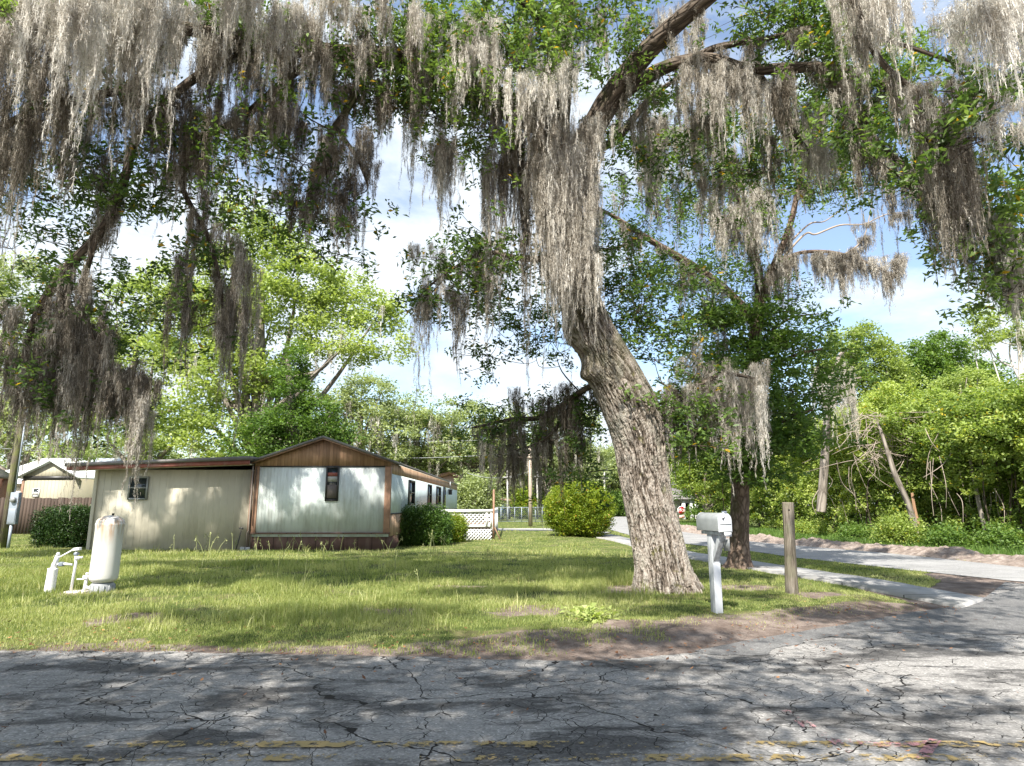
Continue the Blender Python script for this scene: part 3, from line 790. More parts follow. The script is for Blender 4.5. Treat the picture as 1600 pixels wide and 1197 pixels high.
# --- small blue car by the garage
Yc = 60.0
def car(name, cx, cy, rz, paint, label, z=0.0):
    cr = empty(name, (cx, cy, z), label, 'car')
    prof = [(-2.1,.35),(-2.15,.62),(-1.95,.82),(-1.35,.92),(-0.75,1.36),(0.55,1.40),(1.25,.98),(1.95,.86),(2.15,.62),(2.1,.35)]
    c_, s_ = math.cos(rz), math.sin(rz)
    def tr(m):
        m.v = [(cx + x*c_ - y*s_, cy + x*s_ + y*c_, z + zz) for x, y, zz in m.v]; return m
    tr(MB().prism([(a,b) for a,b in prof], 1, -0.85, 0.85)).build('body', paint, cr, bevel=0.05)
    tr(MB().prism([(-1.15,.95),(-0.72,1.29),(0.5,1.32),(1.02,.97)], 1, -0.862, 0.862)).build('side_window', M_glass, cr)
    tr(MB().prism([(0.62,1.36),(1.21,1.0),(1.235,1.01),(0.645,1.37)], 1, -0.7, 0.7)).build('windscreen', M_glass, cr)
    for wx_ in (-1.35, 1.35):
        for wy_ in (-0.78, 0.78):
            w_ = MB().lathe([(0.32,-0.11),(0.34,0),(0.32,0.11)], (0,0,0), 20, (0,1,0)); w_.v = [(x+wx_, y+wy_, q+.34) for x,y,q in w_.v]
            wo = tr(w_).build('wheel', M_black, cr)
            w2 = MB().lathe([(0.19,-0.125),(0.19,0.125)], (0,0,0), 14, (0,1,0)); w2.v = [(x+wx_, y+wy_, q+.34) for x,y,q in w2.v]
            tr(w2).build('rim', M_alum, wo)
    return cr
M_carb = m_simple('blue_car_paint', (0.10,0.17,0.30), 0.25, 0.4, spec=0.6)
M_cars = m_simple('grey_car_paint', (0.12,0.12,0.13), 0.25, 0.4, spec=0.6)
car('parked_car', P(777,810,Yc)[0], Yc, 1.35, M_carb, 'small blue car parked before the arched garage door')
car('parked_car', P(956,812,70)[0]-2.2, 70, 1.5, M_cars, 'dark grey car half hidden right of the round clipped shrub')

# ================================================================== STREET FURNITURE
# pressure tank
TY = 10.35
tb, tt_ = P(159, 925, TY), P(170, 812, TY)
tb[2] = 0.03
tk = empty('pressure_tank', tb, 'rust-stained white well pressure tank on a grey ribbed base in the grass', 'water tank')
t = NT('white_enamel_with_rust'); w = t.world()
sx = t.n('SeparateXYZ'); t.t.links.new(w, sx.inputs[0])
hz = t.math('DIVIDE', sx.outputs[2], 1.22)
rn = t.noise(t.world((7,7,0.9)), 1.3, 6, 0.7)
rf_ = t.math('MULTIPLY', t.ramp(hz, [(0.62,0.0),(0.90,1.0),(1.0,0.6)]), t.ramp(rn, [(0.44,0.0),(0.60,1.0)]))
sd = t.math('SUBTRACT', sx.outputs[0], float(tb[0])); 
streak = t.math('MULTIPLY', t.ramp(t.math('ABSOLUTE', t.math('ADD', sd, -0.02)), [(0.0,1.0),(0.05,0.0)]), t.ramp(hz, [(0.55,0.0),(0.82,1.0),(0.9,1.0),(0.96,0.2)]))
c = t.mix(t.math('MAXIMUM', rf_, t.math('MULTIPLY', streak, 0.75)), (0.60,0.59,0.56), (0.40,0.19,0.06))
c = t.mix(t.ramp(t.noise(w, 9, 7, 0.75), [(0.58,0.0),(0.8,0.4)]), c, (0.45,0.43,0.38))
M_tank = t.done(t.pbr(c, 0.4, 0, 0.5, t.bump(t.noise(w, 12, 4, 0.6), 0.15, 0.01)))
ax = Vector((tt_ - tb)); ax = Vector((0.012, 0, 1)).normalized()
R = 0.197
prof = [(R*math.sin(a)*1.0, 0.14 + 0.10*(1-math.cos(a))) for a in np.linspace(0.75, math.pi/2, 6)]
prof += [(R+0.004, 0.30), (R, 0.6), (R, 1.0), (R+0.006, 1.04), (R+0.006, 1.055), (R-0.002, 1.07)]
prof += [(R*math.cos(a), 1.07 + 0.115*math.sin(a)) for a in np.linspace(0.15, 1.5, 8)]
MB().lathe(prof, tb, 48, ax).build('tank_body', M_tank, tk, smooth=True)
M_base = m_simple('grey_plastic_base', (0.30,0.31,0.32), 0.6, var=0.1)
b_ = MB().lathe([(0.168,-0.02),(0.172,0.0),(0.162,0.14),(0.14,0.16)], tb, 32, ax)
for k in range(14):
    a = 2*math.pi*k/14; b_.obox((tb[0]+0.170*math.cos(a), tb[1]+0.170*math.sin(a), tb[2]+0.065), (0.012,0.014,0.125), rz=a)
b_.build('base', M_base, tk)
q = tb + np.array([0.04, 0, 1.185]); MB().lathe([(0.018,0),(0.018,0.03)], q, 10).build('air_valve', M_black, tk)
# the well head and plumbing
M_pvc = m_simple('white_pvc_pipe', (0.74,0.74,0.76), 0.4, var=0.06)
M_pvcg = m_simple('grey_valve', (0.22,0.25,0.30), 0.5)
M_concs = m_simple('pale_concrete', (0.58,0.53,0.49), 0.85, var=0.12, scale=6)
wy = TY - 0.05
wc = P(77, 923, wy); wc[2] = 0.03
wlh = empty('well_head', wc, 'white well casing with branching white pipework left of the pressure tank', 'well head')
MB().lathe([(0.074,-0.02),(0.072,0.0),(0.070,0.36),(0.074,0.375),(0.05,0.382)], wc, 28, (0.04,0,1)).build('casing', M_white, wlh, smooth=True)
wt = np.array([wc[0]+0.035, wc[1], wc[2]+0.37])
MB().tube([wt, wt+(0.01,0,0.13), wt+(0.03,0,0.2)], 0.034, 12).lathe([(0.026,0),(0.026,0.035),(0.012,0.05)], wt+(0.03,0,0.2), 10).build('cap_fitting', M_pvc, wlh, smooth=True)
pu = P(116, 860, wy); pd = P(111, 917, wy); pd[2] = 0.03
top = P(121, 857, wy)
MB().tube([wt+(0.03,0,0.07), wt+(0.16,0,0.075), P(113,882.5,wy)], 0.018, 10).build('cross_pipe', M_pvc, wlh, smooth=True)
MB().tube([pd, P(118.5,880,wy), P(119,862,wy)], 0.020, 10).build('riser_pipe', M_pvc, wlh, smooth=True)
MB().obox(tuple(P(120.5,858,wy)), (0.10,0.08,0.045), ry=-0.1).build('pressure_switch', M_pvc, wlh, bevel=0.008)
MB().obox(tuple(P(119.5,865.5,wy)), (0.05,0.07,0.035)).build('switch_cover', M_pvcg, wlh, bevel=0.005)
MB().tube([P(116,858,wy), P(100,867,wy), P(88,873,wy), P(82,881,wy), P(80,888,wy)], 0.012, 8).build('cable_conduit', M_pvc, wlh, smooth=True)
MB().tube([P(118,874,wy), P(124,871.5,wy), P(129,870.5,wy)], 0.017, 8).obox(tuple(P(121,872,wy)), (0.045,0.05,0.05)).build('hose_tap', M_pvc, wlh)
MB().obox(tuple(P(96,881.5,wy)), (0.07,0.065,0.065)).build('check_valve', M_pvcg, wlh, bevel=0.012)
hb = P(132, 917, wy); hb[2] = 0.03
MB().tube([hb, hb+(0.02,0,0.27)], 0.024, 10).tube([hb+(0.02,0,0.22), hb+(-0.13,0,0.215)], 0.012, 8).obox(hb+(0.015,-0.02,0.25), (0.07,0.05,0.05)).obox(hb+(0.02,0,0.30), (0.025,0.05,0.03)).build('yard_tap', M_pvc, wlh, bevel=0.004)
MB().tube([hb+(0.02,0,0.10), hb+(0.2,0.03,0.06)], 0.02, 8).build('tank_inlet', M_pvc, wlh)
sl = MB().box(pd[0]-0.04, tb[0]-0.18, wy-0.12, wy+0.12, 0.02, 0.075).build('concrete_pad', M_concs, None, bevel=0.01)
tag(sl, 'small pale concrete pad under the pipes beside the pressure tank', 'concrete pad')

# mailbox
mp = G(1120, 957, 0.05); MY = float(mp[1]); mp[2] = 0.0
mbx = empty('mailbox', (mp[0], mp[1], 0), 'grey rural mailbox with white door on a white wooden post by the road', 'mailbox')
t = NT('chipped_white_post_paint'); w = t.world()
c = t.ramp(t.noise(t.world((9,9,1.2)), 2.2, 7, 0.7), [(0.35,(0.20,0.21,0.215)),(0.5,(0.34,0.355,0.37)),(0.62,(0.50,0.52,0.54))])
M_post = t.done(t.pbr(c, 0.7, 0, 0.3, t.bump(t.noise(t.world((30,30,2)), 2, 4, 0.6), 0.3, 0.004)))
M_mbside = m_simple('weathered_grey_mailbox', (0.27,0.285,0.29), 0.5, 0.1, var=0.12, scale=9, dirt=((0.22,0.25,0.22),0.6))
M_mbdoor = m_simple('white_mailbox_door', (0.56,0.58,0.61), 0.45, 0.0, var=0.05, dirt=((0.4,0.41,0.4),0.4))
ROT = rad(16.5)     # the door faces the road, turned a little right
def mtr(m, base=mp, rot=ROT):
    c_, s_ = math.cos(rot), math.sin(rot)
    m.v = [(base[0] + x*c_ - y*s_, base[1] + x*s_ + y*c_, base[2] + z) for x, y, z in m.v]; return m
mtr(MB().box(-0.05, 0.05, -0.05, 0.05, 0.0, P(1112, 829, MY)[2]-0.046)).build('post', M_post, mbx, bevel=0.004)
zb = P(1112, 829, MY)[2]
mtr(MB().box(-0.052, 0.052, -0.062, -0.051, 0.0, zb-0.40)).build('post_facing', M_mbdoor, mbx, bevel=0.003)
zb = P(1112, 829, MY)[2]
mtr(MB().box(-0.06, 0.06, -0.26, 0.16, zb-0.045, zb-0.005)).build('platform', M_post, mbx, bevel=0.004)
br = MB().prism([(-0.052,zb-.38),(-0.052,zb-.27),(-0.175,zb-.046),(-0.25,zb-.046)][::-1], 0, -0.042, 0.042)
mtr(br).build('brace', M_post, mbx, bevel=0.003)
hw, hh = 0.088, 0.225
def arch_prof(hw, z0, hh, n=12):
    zc = z0 + hh - hw
    return [(-hw, z0), (hw, z0), (hw, zc)] + [(hw*math.cos(a), zc + hw*math.sin(a)) for a in np.linspace(0.15, math.pi-0.15, n)] + [(-hw, zc)]
mb_ = MB().prism(arch_prof(hw, zb, hh), 1, -0.27, 0.20)
mtr(mb_).build('box', M_mbside, mbx, bevel=0.003)
dp = arch_prof(hw+0.008, zb-0.01, hh+0.016)
dd = mtr(MB().prism(dp, 1, -0.292, -0.271)).build('door', M_mbdoor, mbx, bevel=0.004)
mtr(MB().box(-0.075, 0.082, -0.299, -0.2925, zb+0.085, zb+0.093).box(-0.085, 0.085, -0.297, -0.2925, zb-0.008, zb+0.004)).build('door_crease', M_mbside, dd)
mtr(MB().obox((-0.03,-0.296,zb+0.155),(0.02,0.012,0.022)).obox((-0.005,-0.295,zb+0.168),(0.012,0.008,0.012))).build('old_number_stubs', M_black, dd)
mtr(MB().box(-0.012,0.03,-0.30,-0.245,zb+hh+0.002,zb+hh+0.022)).build('latch', M_pvcg, mbx, bevel=0.003)
mtr(MB().prism(arch_prof(hw+0.004, zb-0.004, hh+0.008), 1, 0.1995, 0.212)).build('back_rim', M_mbside, mbx)
mtr(MB().box(-0.03,0.07,-0.31,-0.298,zb-0.062,zb-0.012)).build('hanging_tag', M_mbdoor, mbx)
mtr(MB().box(0.03,0.042,-0.30,-0.18,zb-0.24,zb-0.10)).build('paper_slot', M_alum, mbx)
mtr(MB().obox((0.092,-0.05,zb+0.12),(0.008,0.02,0.14))).build('flag', M_redc, mbx)

# old wooden post
PY_ = 10.15
pb_ = P(1237, 927, PY_); pb_[2] = 0.0
pt_ = P(1231, 785, PY_)
t = NT('weathered_grey_post_wood'); w = t.world()
n1 = t.noise(t.world((26,26,1.6)), 1.4, 8, 0.72)
c = t.ramp(n1, [(0.32,(0.045,0.036,0.028)),(0.5,(0.17,0.145,0.115)),(0.7,(0.33,0.295,0.25))])
c = t.mix(t.ramp(t.noise(w, 5, 5, 0.6), [(0.5,0.0),(0.7,0.45)]), c, (0.17,0.18,0.11))
M_old = t.done(t.pbr(c, 0.95, 0, 0.1, t.bump(n1, 1.0, 0.02)))
ph_ = spline(np.array([[pb_[0], pb_[1], -0.05, 0.094],[pb_[0]*.5+pt_[0]*.5, PY_, 0.7, 0.086],[pt_[0], PY_, pt_[2], 0.083]]), 22)
V, F, _ = sweep(ph_[:, :3], ph_[:, 3], 36)
ctr = np.repeat(ph_[:, :3], 36, axis=0); dv = V - ctr
ang = np.arctan2(dv[:,1], dv[:,0])
k_ = 1 + (fbm(ang*3+9, V[:,2]*1.3, 4)-.5)*0.22 - 0.16*np.exp(-((ang+1.35+0.25*np.sin(V[:,2]*4))/0.07)**2)
V = ctr + dv*k_[:,None]
mo = MB().add(V, F.tolist()); mo.f.append([len(ph_)*36-36+i for i in range(36)])
po = mo.build('wooden_post', M_old, None)
tag(po, 'weathered grey round wooden post standing in the grass right of the mailbox', 'wooden post')
MB().lathe([(0.012,0),(0.012,0.012)], (pt_[0]-0.028, PY_-0.078, pt_[2]-0.115), 10, (0,-1,0)).build('bolt_hole', M_black, po)

# utility post on the left with meter box
UY = 20.3
ub = P(4, 856, UY); ub[2] = 0; 
up = empty('utility_post', (ub[0], ub[1], 0), 'mossy wooden utility post with grey meter box at the left edge', 'utility post')
t = NT('greenish_post_wood'); w = t.world()
n1 = t.noise(t.world((20,20,1.2)), 1.4, 7, 0.7)
c = t.mix(t.ramp(t.noise(w, 3, 5, 0.6), [(0.4,0.0),(0.6,0.7)]), t.ramp(n1, [(0.35,(0.06,0.05,0.035)),(0.65,(0.22,0.19,0.14))]), (0.15,0.17,0.05))
M_up = t.done(t.pbr(c, 0.9, 0, 0.1, t.bump(n1, 0.8, 0.02)))
MB().tube([(ub[0], UY, -0.05), (ub[0], UY, 2.4), (ub[0]+0.02, UY, 4.9)], [0.11,0.10,0.09], 20).build('pole', M_up, up, smooth=True)
M_gal = m_simple('dull_galvanised_box', (0.30,0.34,0.39), 0.5, 0.3, var=0.15)
ubx = ub[0]+0.26
bx_ = MB().box(ubx-0.13, ubx+0.13, UY-0.16, UY-0.02, 0.78, 1.75).build('meter_box', M_gal, up, bevel=0.012)
MB().box(ubx-0.11, ubx+0.11, UY-0.175, UY-0.1605, 0.82, 1.25).build('cover', M_gal, bx_, bevel=0.006)
MB().lathe([(0.085,0),(0.085,0.06),(0.07,0.09)], (ubx, UY-0.16, 1.52), 20, (0,-1,0)).build('meter', M_alum, bx_)
MB().tube([(ubx-0.02,UY-0.09,0),(ubx-0.02,UY-0.09,0.78)], 0.045, 10).tube([(ubx-0.05,UY-0.09,1.75),(ubx-0.05,UY-0.09,4.4)], 0.022, 8).build('conduit', M_gal, up)

# stop sign
SY = 60.0
sc_ = P(1065, 797.5, SY); sgz = -1.2*float(sstep(16,19,sc_[0])*sstep(38,55,SY))
sg = empty('stop_sign', (sc_[0], SY, sgz), 'red octagonal stop sign beside the far street, seen right of the oak trunk', 'stop sign')
RS = 0.40
M_red_s = m_simple('red_sign_sheeting', (0.55,0.02,0.03), 0.4, var=0.02)
M_whs = m_simple('white_sign_sheeting', (0.85,0.85,0.85), 0.4, var=0.02)
oc = lambda r_: [(sc_[0] + r_*math.cos(math.pi/8 + k*math.pi/4), sc_[2] + r_*math.sin(math.pi/8 + k*math.pi/4)) for k in range(8)]
MB().prism(oc(RS), 1, SY, SY+0.01).build('border', M_whs, sg)
MB().prism(oc(RS*0.92), 1, SY-0.008, SY-0.002).build('face', M_red_s, sg)
def text_obj(name, body, size, loc, rot, m, parent, bold=0.0):
    cu = bpy.data.curves.new(name, 'FONT'); cu.body = body; cu.size = size; cu.align_x = 'CENTER'; cu.align_y = 'CENTER'; cu.extrude = 0.002; cu.offset = bold
    tmp = bpy.data.objects.new(name, cu); COL.objects.link(tmp)
    dg_ = bpy.context.evaluated_depsgraph_get(); me = bpy.data.meshes.new_from_object(tmp.evaluated_get(dg_))
    bpy.data.objects.remove(tmp); o = bpy.data.objects.new(name, me); me.materials.clear(); me.materials.append(m)
    o.parent = parent; o.location = tuple(np.array(loc) - ORG[parent.name]); o.rotation_euler = rot; COL.objects.link(o); return o
text_obj('lettering', 'STOP', 0.33, (sc_[0], SY-0.0115, sc_[2]), (math.pi/2,0,0), M_whs, sg, 0.006)
MB().tube([(sc_[0],SY+0.05,sgz),(sc_[0],SY+0.05,sc_[2]+0.3)], 0.035, 8).build('sign_post', M_gal, sg)
pz = sc_[2]-0.72
MB().box(sc_[0]-0.25, sc_[0]+0.22, SY-0.0, SY+0.01, pz, pz+0.28).build('plaque', m_simple('pale_red_plaque', (0.7,0.35,0.32), 0.5), sg)

# yellow digger parked beyond
DY = 85.0
dc = P(1077, 812, DY); dzg = -1.2*float(sstep(16,19,dc[0])*sstep(38,55,DY)); gz_ = dzg
dg_o = empty('backhoe', (dc[0], DY, gz_), 'small yellow digger parked by the stop sign beyond the far road edge', 'digger')
M_yell = m_simple('construction_yellow_paint', (0.62,0.30,0.02), 0.45, var=0.1, dirt=((0.2,0.13,0.07),0.6))
MB().box(dc[0]-0.7, dc[0]+0.6, DY, DY+1.0, gz_+0.45, gz_+1.0).prism([(dc[0]-0.7,gz_+1.0),(dc[0]+0.1,gz_+1.0),(dc[0]-0.1,gz_+1.75),(dc[0]-0.5,gz_+1.75)], 1, DY+0.1, DY+0.9).build('body', M_yell, dg_o, bevel=0.04)
MB().prism([(dc[0]-0.35,gz_+1.12),(dc[0]+0.02,gz_+1.12),(dc[0]-0.12,gz_+1.62),(dc[0]-0.35,gz_+1.62)], 1, DY+0.07, DY+0.099).build('cab_window', M_glass, dg_o)
MB().tube([(dc[0]+0.5,DY+.4,gz_+0.9),(dc[0]+0.95,DY+.4,gz_+1.25),(dc[0]+1.25,DY+.4,gz_+0.35)], 0.10, 8).build('boom', M_yell, dg_o)
MB().prism([(dc[0]+1.1,gz_+.35),(dc[0]+1.5,gz_+.3),(dc[0]+1.45,gz_+.0),(dc[0]+1.15,gz_+.0)], 1, DY+.15, DY+.65).build('bucket', M_black, dg_o)
for xx in (-0.45, 0.35):
    MB().lathe([(0.36,-0.14),(0.38,0),(0.36,0.14)], (dc[0]+xx, DY-0.12, gz_+0.38), 18, (0,1,0)).build('wheel', M_black, dg_o)
MB().tube([(dc[0]-0.2,DY+.4,gz_+1.75),(dc[0]-0.1,DY+.4,gz_+2.1)], 0.05, 6).build('exhaust', M_black, dg_o)

# utility poles and wires in the distance
M_pole = m_simple('pale_pole_wood', (0.42,0.34,0.27), 0.85, var=0.15)
M_poleg = m_simple('grey_pole_wood', (0.45,0.43,0.41), 0.85, var=0.15)
M_wire = m_simple('wire_sheath', (0.35,0.36,0.38), 0.6)
poles = [((829, 827, 40), 700, 0.13, M_pole, 'thick pale utility pole left of the round clipped shrub', 'utility_pole'),
         ((793, 818, 55), 735, 0.09, M_poleg, 'slim grey pole standing at the right corner of the garage', 'utility_pole'),
         ((840, 814, 62), 735, 0.10, M_poleg, 'grey pole just right of the thick pale utility pole', 'utility_pole'),
         ((946, 812, 70), 738, 0.10, M_poleg, 'distant slim pole behind the round clipped shrub', 'utility_pole')]
for (b, ty, rr_, m_, lb, nm) in poles:
    p0 = P(b[0], b[1], b[2]); p1 = P(b[0], ty, b[2])
    e_ = empty(nm, (p0[0], p0[1], 0), lb, 'utility pole')
    MB().tube([(p0[0], p0[1], 0), (p0[0], p0[1], p1[2])], [rr_, rr_*0.75], 12).build('shaft', m_, e_, smooth=True)
    MB().obox((p0[0], p0[1]-rr_, p1[2]-0.6), (1.6 if rr_ > .12 else 0.7, 0.09, 0.11)).build('crossarm', m_, e_)
def wire(pts_, lb, rw=0.02):
    a, b = pts_; q = [a + (b-a)*s_ - np.array([0,0,1])*1.1*4*s_*(1-s_)*0.35 for s_ in np.linspace(0,1,24)]
    o = MB().tube(q, rw, 5).build('overhead_wire', M_wire); tag(o, lb, 'overhead wire'); return o
wire((P(470,712,58), P(829,706,58)), 'lowest long overhead wire above the mobile home roof ridge')
wire((P(380,664,60), P(900,660,60)), 'topmost overhead wire crossing before the mossy far oaks', 0.018)
wire((P(440,684,59), P(880,682,59)), 'middle overhead wire crossing before the mossy far oaks', 0.018)
wire((P(730,739,45), P(829,736,40)), 'short overhead wire from the pink house to the thick pole', 0.016)
wire((P(-60,690,45), P(150,700,45)), 'overhead wire above the white metal roof at far left', 0.018)
# chain link fence along the far street
cf = MB(); Yk = 50.0
xs_ = np.linspace(P(772,805,Yk)[0], P(858,805,Yk)[0], 9)
for xx in xs_: cf.tube([(xx,Yk,0),(xx,Yk,1.15)], 0.03, 6)
cf.tube([(xs_[0],Yk,1.15),(xs_[-1],Yk,1.15)], 0.02, 6); cf.tube([(xs_[0],Yk,0.1),(xs_[-1],Yk,0.1)], 0.01, 6)
k = xs_[0]
while k < xs_[-1]:
    for sgn in (1,-1):
        x1 = k + sgn*1.05
        if xs_[0] <= x1 <= xs_[-1]: cf.tube([(k,Yk,0.1),(x1,Yk,1.15)], 0.004, 3, cap=False)
    k += 0.15
tag(cf.build('chain_link_fence', M_gal), 'low grey chain link fence around the far yard behind the thick pole', 'fence')

# ================================================================== VEGETATION
def rot_rows(d):          # frame around rows of unit vectors
    a = np.where(np.abs(d[:, 2:3]) < 0.9, np.array([[0, 0, 1.0]]), np.array([[1.0, 0, 0]]))
    n = np.cross(d, a); n /= np.linalg.norm(n, axis=1)[:, None] + 1e-9
    return n, np.cross(n, d)
def leaves(C, size, rg, up=0.4, aspect=0.42, tint=None, fold=0.12, droop=0.0, sv=0.3):
    """one folded pointed leaf per row of C -> V, F, v"""
    n = len(C)
    d = rg.normal(size=(n, 3)); d[:, 2] = d[:, 2]*0.6 - droop; d /= np.linalg.norm(d, axis=1)[:, None]
    nn = rg.normal(size=(n, 3)); nn[:, 2] += up*2.2; nn -= d*(nn*d).sum(1)[:, None]; nn /= np.linalg.norm(nn, axis=1)[:, None] + 1e-9
    s = np.cross(d, nn); L = size*(1 + rg.uniform(-sv, sv, n))[:, None]
    W = L*aspect*0.5
    a = C; m = C + d*L*0.45
    V = np.stack([a, m + s*W + nn*L*fold, C + d*L, m - s*W + nn*L*fold], 1)
    F = np.arange(n*4).reshape(n, 4)
    t_ = rg.normal(0.5, 0.2, n) if tint is None else tint + rg.normal(0, 0.13, n)
    return V.reshape(-1, 3), F, np.repeat(np.clip(t_, 0, 1), 4)
class Leafy:
    def __init__(s): s.V=[]; s.F=[]; s.v=[]; s.b=0; s.w=[]
    def add(s, V, F, v, w=None):
        s.V.append(V); s.F.append(F+s.b); s.v.append(v); s.b += len(V); s.w.append(np.repeat(np.random.default_rng(s.b % 9973).random(len(V)//4), 4) if w is None else w)
    def build(s, name, m, parent=None):
        return mk(name, np.concatenate(s.V), np.concatenate(s.F), m, parent, attr={'v': np.concatenate(s.v), 'w': np.concatenate(s.w)})

# leaf kinds
M_oak = m_leaf('live_oak_leaves', (0.04,0.075,0.02), (0.095,0.16,0.04), (0.21,0.30,0.085), 0.38, (0.45,0.28,0.02))
M_lime = m_leaf('bright_pecan_leaves', (0.15,0.205,0.06), (0.29,0.36,0.11), (0.47,0.53,0.21), 0.42)
M_deep = m_leaf('deep_green_leaves', (0.05,0.10,0.022), (0.11,0.19,0.04), (0.22,0.31,0.075), 0.38)
M_grey = m_leaf('grey_green_oak_leaves', (0.17,0.21,0.10), (0.29,0.34,0.165), (0.42,0.47,0.25), 0.38)
M_thick = m_leaf('vine_leaves', (0.10,0.155,0.035), (0.24,0.32,0.075), (0.48,0.54,0.17), 0.4, (0.45,0.36,0.03))
M_hedge = m_leaf('hedge_leaves', (0.02,0.05,0.01), (0.05,0.105,0.018), (0.13,0.22,0.035), 0.22)
M_hedged = m_leaf('dark_hedge_leaves', (0.008,0.022,0.005), (0.02,0.05,0.009), (0.07,0.13,0.02), 0.15)
M_yhedge = m_leaf('yellow_green_shrub_leaves', (0.06,0.11,0.012), (0.17,0.24,0.02), (0.40,0.44,0.05), 0.3, (0.5,0.25,0.04))
M_grass = m_leaf('lawn_grass', (0.13,0.175,0.048), (0.31,0.345,0.115), (0.58,0.56,0.30), 0.4, (0.48,0.40,0.20))
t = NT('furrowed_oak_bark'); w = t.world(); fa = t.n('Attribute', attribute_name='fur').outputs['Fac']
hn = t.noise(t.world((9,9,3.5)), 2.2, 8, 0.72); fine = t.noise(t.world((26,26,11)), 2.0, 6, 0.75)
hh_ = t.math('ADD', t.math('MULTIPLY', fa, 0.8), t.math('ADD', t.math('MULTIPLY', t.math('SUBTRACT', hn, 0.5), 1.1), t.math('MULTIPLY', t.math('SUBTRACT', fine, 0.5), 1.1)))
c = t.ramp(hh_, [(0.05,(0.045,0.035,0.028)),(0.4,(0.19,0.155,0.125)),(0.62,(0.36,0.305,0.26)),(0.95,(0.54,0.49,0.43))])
c = t.mix(t.ramp(t.noise(w, 2.4, 7, 0.7), [(0.52,0.0),(0.66,0.65)]), c, (0.47,0.46,0.38))
c = t.mix(t.ramp(t.noise(w, 3.3, 7, 0.7, 0.4), [(0.60,0.0),(0.68,0.8)]), c, (0.17,0.16,0.055))
sxy = t.n('SeparateXYZ'); t.t.links.new(w, sxy.inputs[0])
gm = t.math('MULTIPLY', t.ramp(t.math('DIVIDE', sxy.outputs[2], 8.0), [(0.30,0.0),(0.5,1.0)]), t.ramp(t.noise(w, 1.6, 6, 0.65), [(0.38,0.0),(0.55,0.75)]))
c = t.mix(gm, c, (0.085,0.085,0.04))
M_oakbark = t.done(t.pbr(c, 0.92, 0, 0.12, t.bump(hh_, 1.0, 0.035)))
M_limb = m_bark('dark_mossy_limb_bark', (0.035,0.028,0.022), (0.17,0.135,0.105), (0.06,0.075,0.02), (12,1,3), 0.9)
M_tree2 = m_bark('brown_plated_bark', (0.07,0.048,0.036), (0.27,0.20,0.155), (0.08,0.075,0.035), (12,1,5), 0.9)
M_trunkg = m_bark('grey_trunk_bark', (0.10,0.085,0.07), (0.33,0.29,0.25), None, (5,1,1.5), 0.6)
M_dead = m_simple('bleached_dead_twigs', (0.34,0.28,0.23), 0.9, var=0.3)

# spanish moss
t = NT('spanish_moss_fibre'); 
a_ = t.n('Attribute', attribute_name='v').outputs['Fac']
c = t.ramp(a_, [(0.0,(0.085,0.07,0.052)),(0.3,(0.17,0.145,0.112)),(0.6,(0.45,0.41,0.35)),(1.0,(0.82,0.79,0.73))])  # region tint paints sunlit moss pale and shaded moss dark
tr = t.n('BsdfTranslucent'); t.put(tr.inputs['Color'], c)
mx = t.n('MixShader'); mx.inputs[0].default_value = 0.2
t.t.links.new(t.pbr(c, 0.9, 0, 0.1), mx.inputs[1]); t.t.links.new(tr.outputs[0], mx.inputs[2])
M_moss = t.done(mx.outputs[0])

def tassel_proto(L, seed, per_m=560, width=0.055, fil=0.07, wd=0.0042, sparse=1.0):
    rg = np.random.default_rng(seed)
    k = int(rg.integers(3, 7)); Vs=[]; v_=[]
    for s_ in range(k):
        Ls = L*rg.uniform(0.25, 0.9) if s_ else L
        ox, oy = rg.normal(0, width*0.5, 2); ph = rg.uniform(0, 6.28, 4); n = int(per_m*Ls*sparse/ k * rg.uniform(1.2, 1.9))
        tt = rg.random(n)**0.9
        z = -tt*Ls; sway = 0.03*L
        cx = ox + sway*np.sin(tt*4+ph[0])*tt + 0.012*np.sin(tt*Ls*17+ph[1]); cy = oy + sway*np.sin(tt*4+ph[2])*tt + 0.012*np.sin(tt*Ls*14+ph[3])
        r_ = (0.036*(1-tt)**1.1 + 0.004)*(0.45+0.75*np.abs(np.sin(tt*Ls*8+ph[0])))
        if fil > .2: r_ = r_*3.0
        a = rg.uniform(0, 6.283, n); rr = r_*np.sqrt(rg.random(n))
        p0 = np.stack([cx+rr*np.cos(a), cy+rr*np.sin(a), z], 1)
        curl = (rg.random(n) < 0.7)[:, None]
        out = np.stack([np.cos(a), np.sin(a), np.zeros(n)], 1)
        fl = (fil*rg.uniform(0.5, 1.3, n)*(1-0.4*tt))[:, None]
        # short curled hairs and long hanging fibres
        rv = rg.normal(size=(n,3)); rv /= np.linalg.norm(rv, axis=1)[:,None]; rv2 = rg.normal(size=(n,3)); rv2 /= np.linalg.norm(rv2, axis=1)[:,None]
        dn = np.array([0,0,-1.0])
        p1 = p0 + np.where(curl, (out*0.40 + rv*0.38 + dn*0.12)*fl, dn*fl*1.0 + rv*fl*0.16)
        p2 = p1 + np.where(curl, (rv2*0.5 + dn*0.22)*fl, dn*fl*0.9 + rv2*fl*0.25)
        b = rg.uniform(0, 6.28, n); sd = np.stack([np.cos(b), np.sin(b), np.zeros(n)], 1)*wd*0.5
        Vs.append(np.stack([p0-sd, p0+sd, p1+sd, p1-sd, p2+sd*0.5, p2-sd*0.5], 1).reshape(-1,3))
        v_.append(np.repeat(rg.normal(0, 0.15, n), 6))
    V = np.concatenate(Vs); n = len(V)//6; b = np.arange(n)[:,None]*6
    F = np.concatenate([b+np.array([[0,1,2,3]]), b+np.array([[3,2,4,5]])])
    return V, F, np.concatenate(v_)
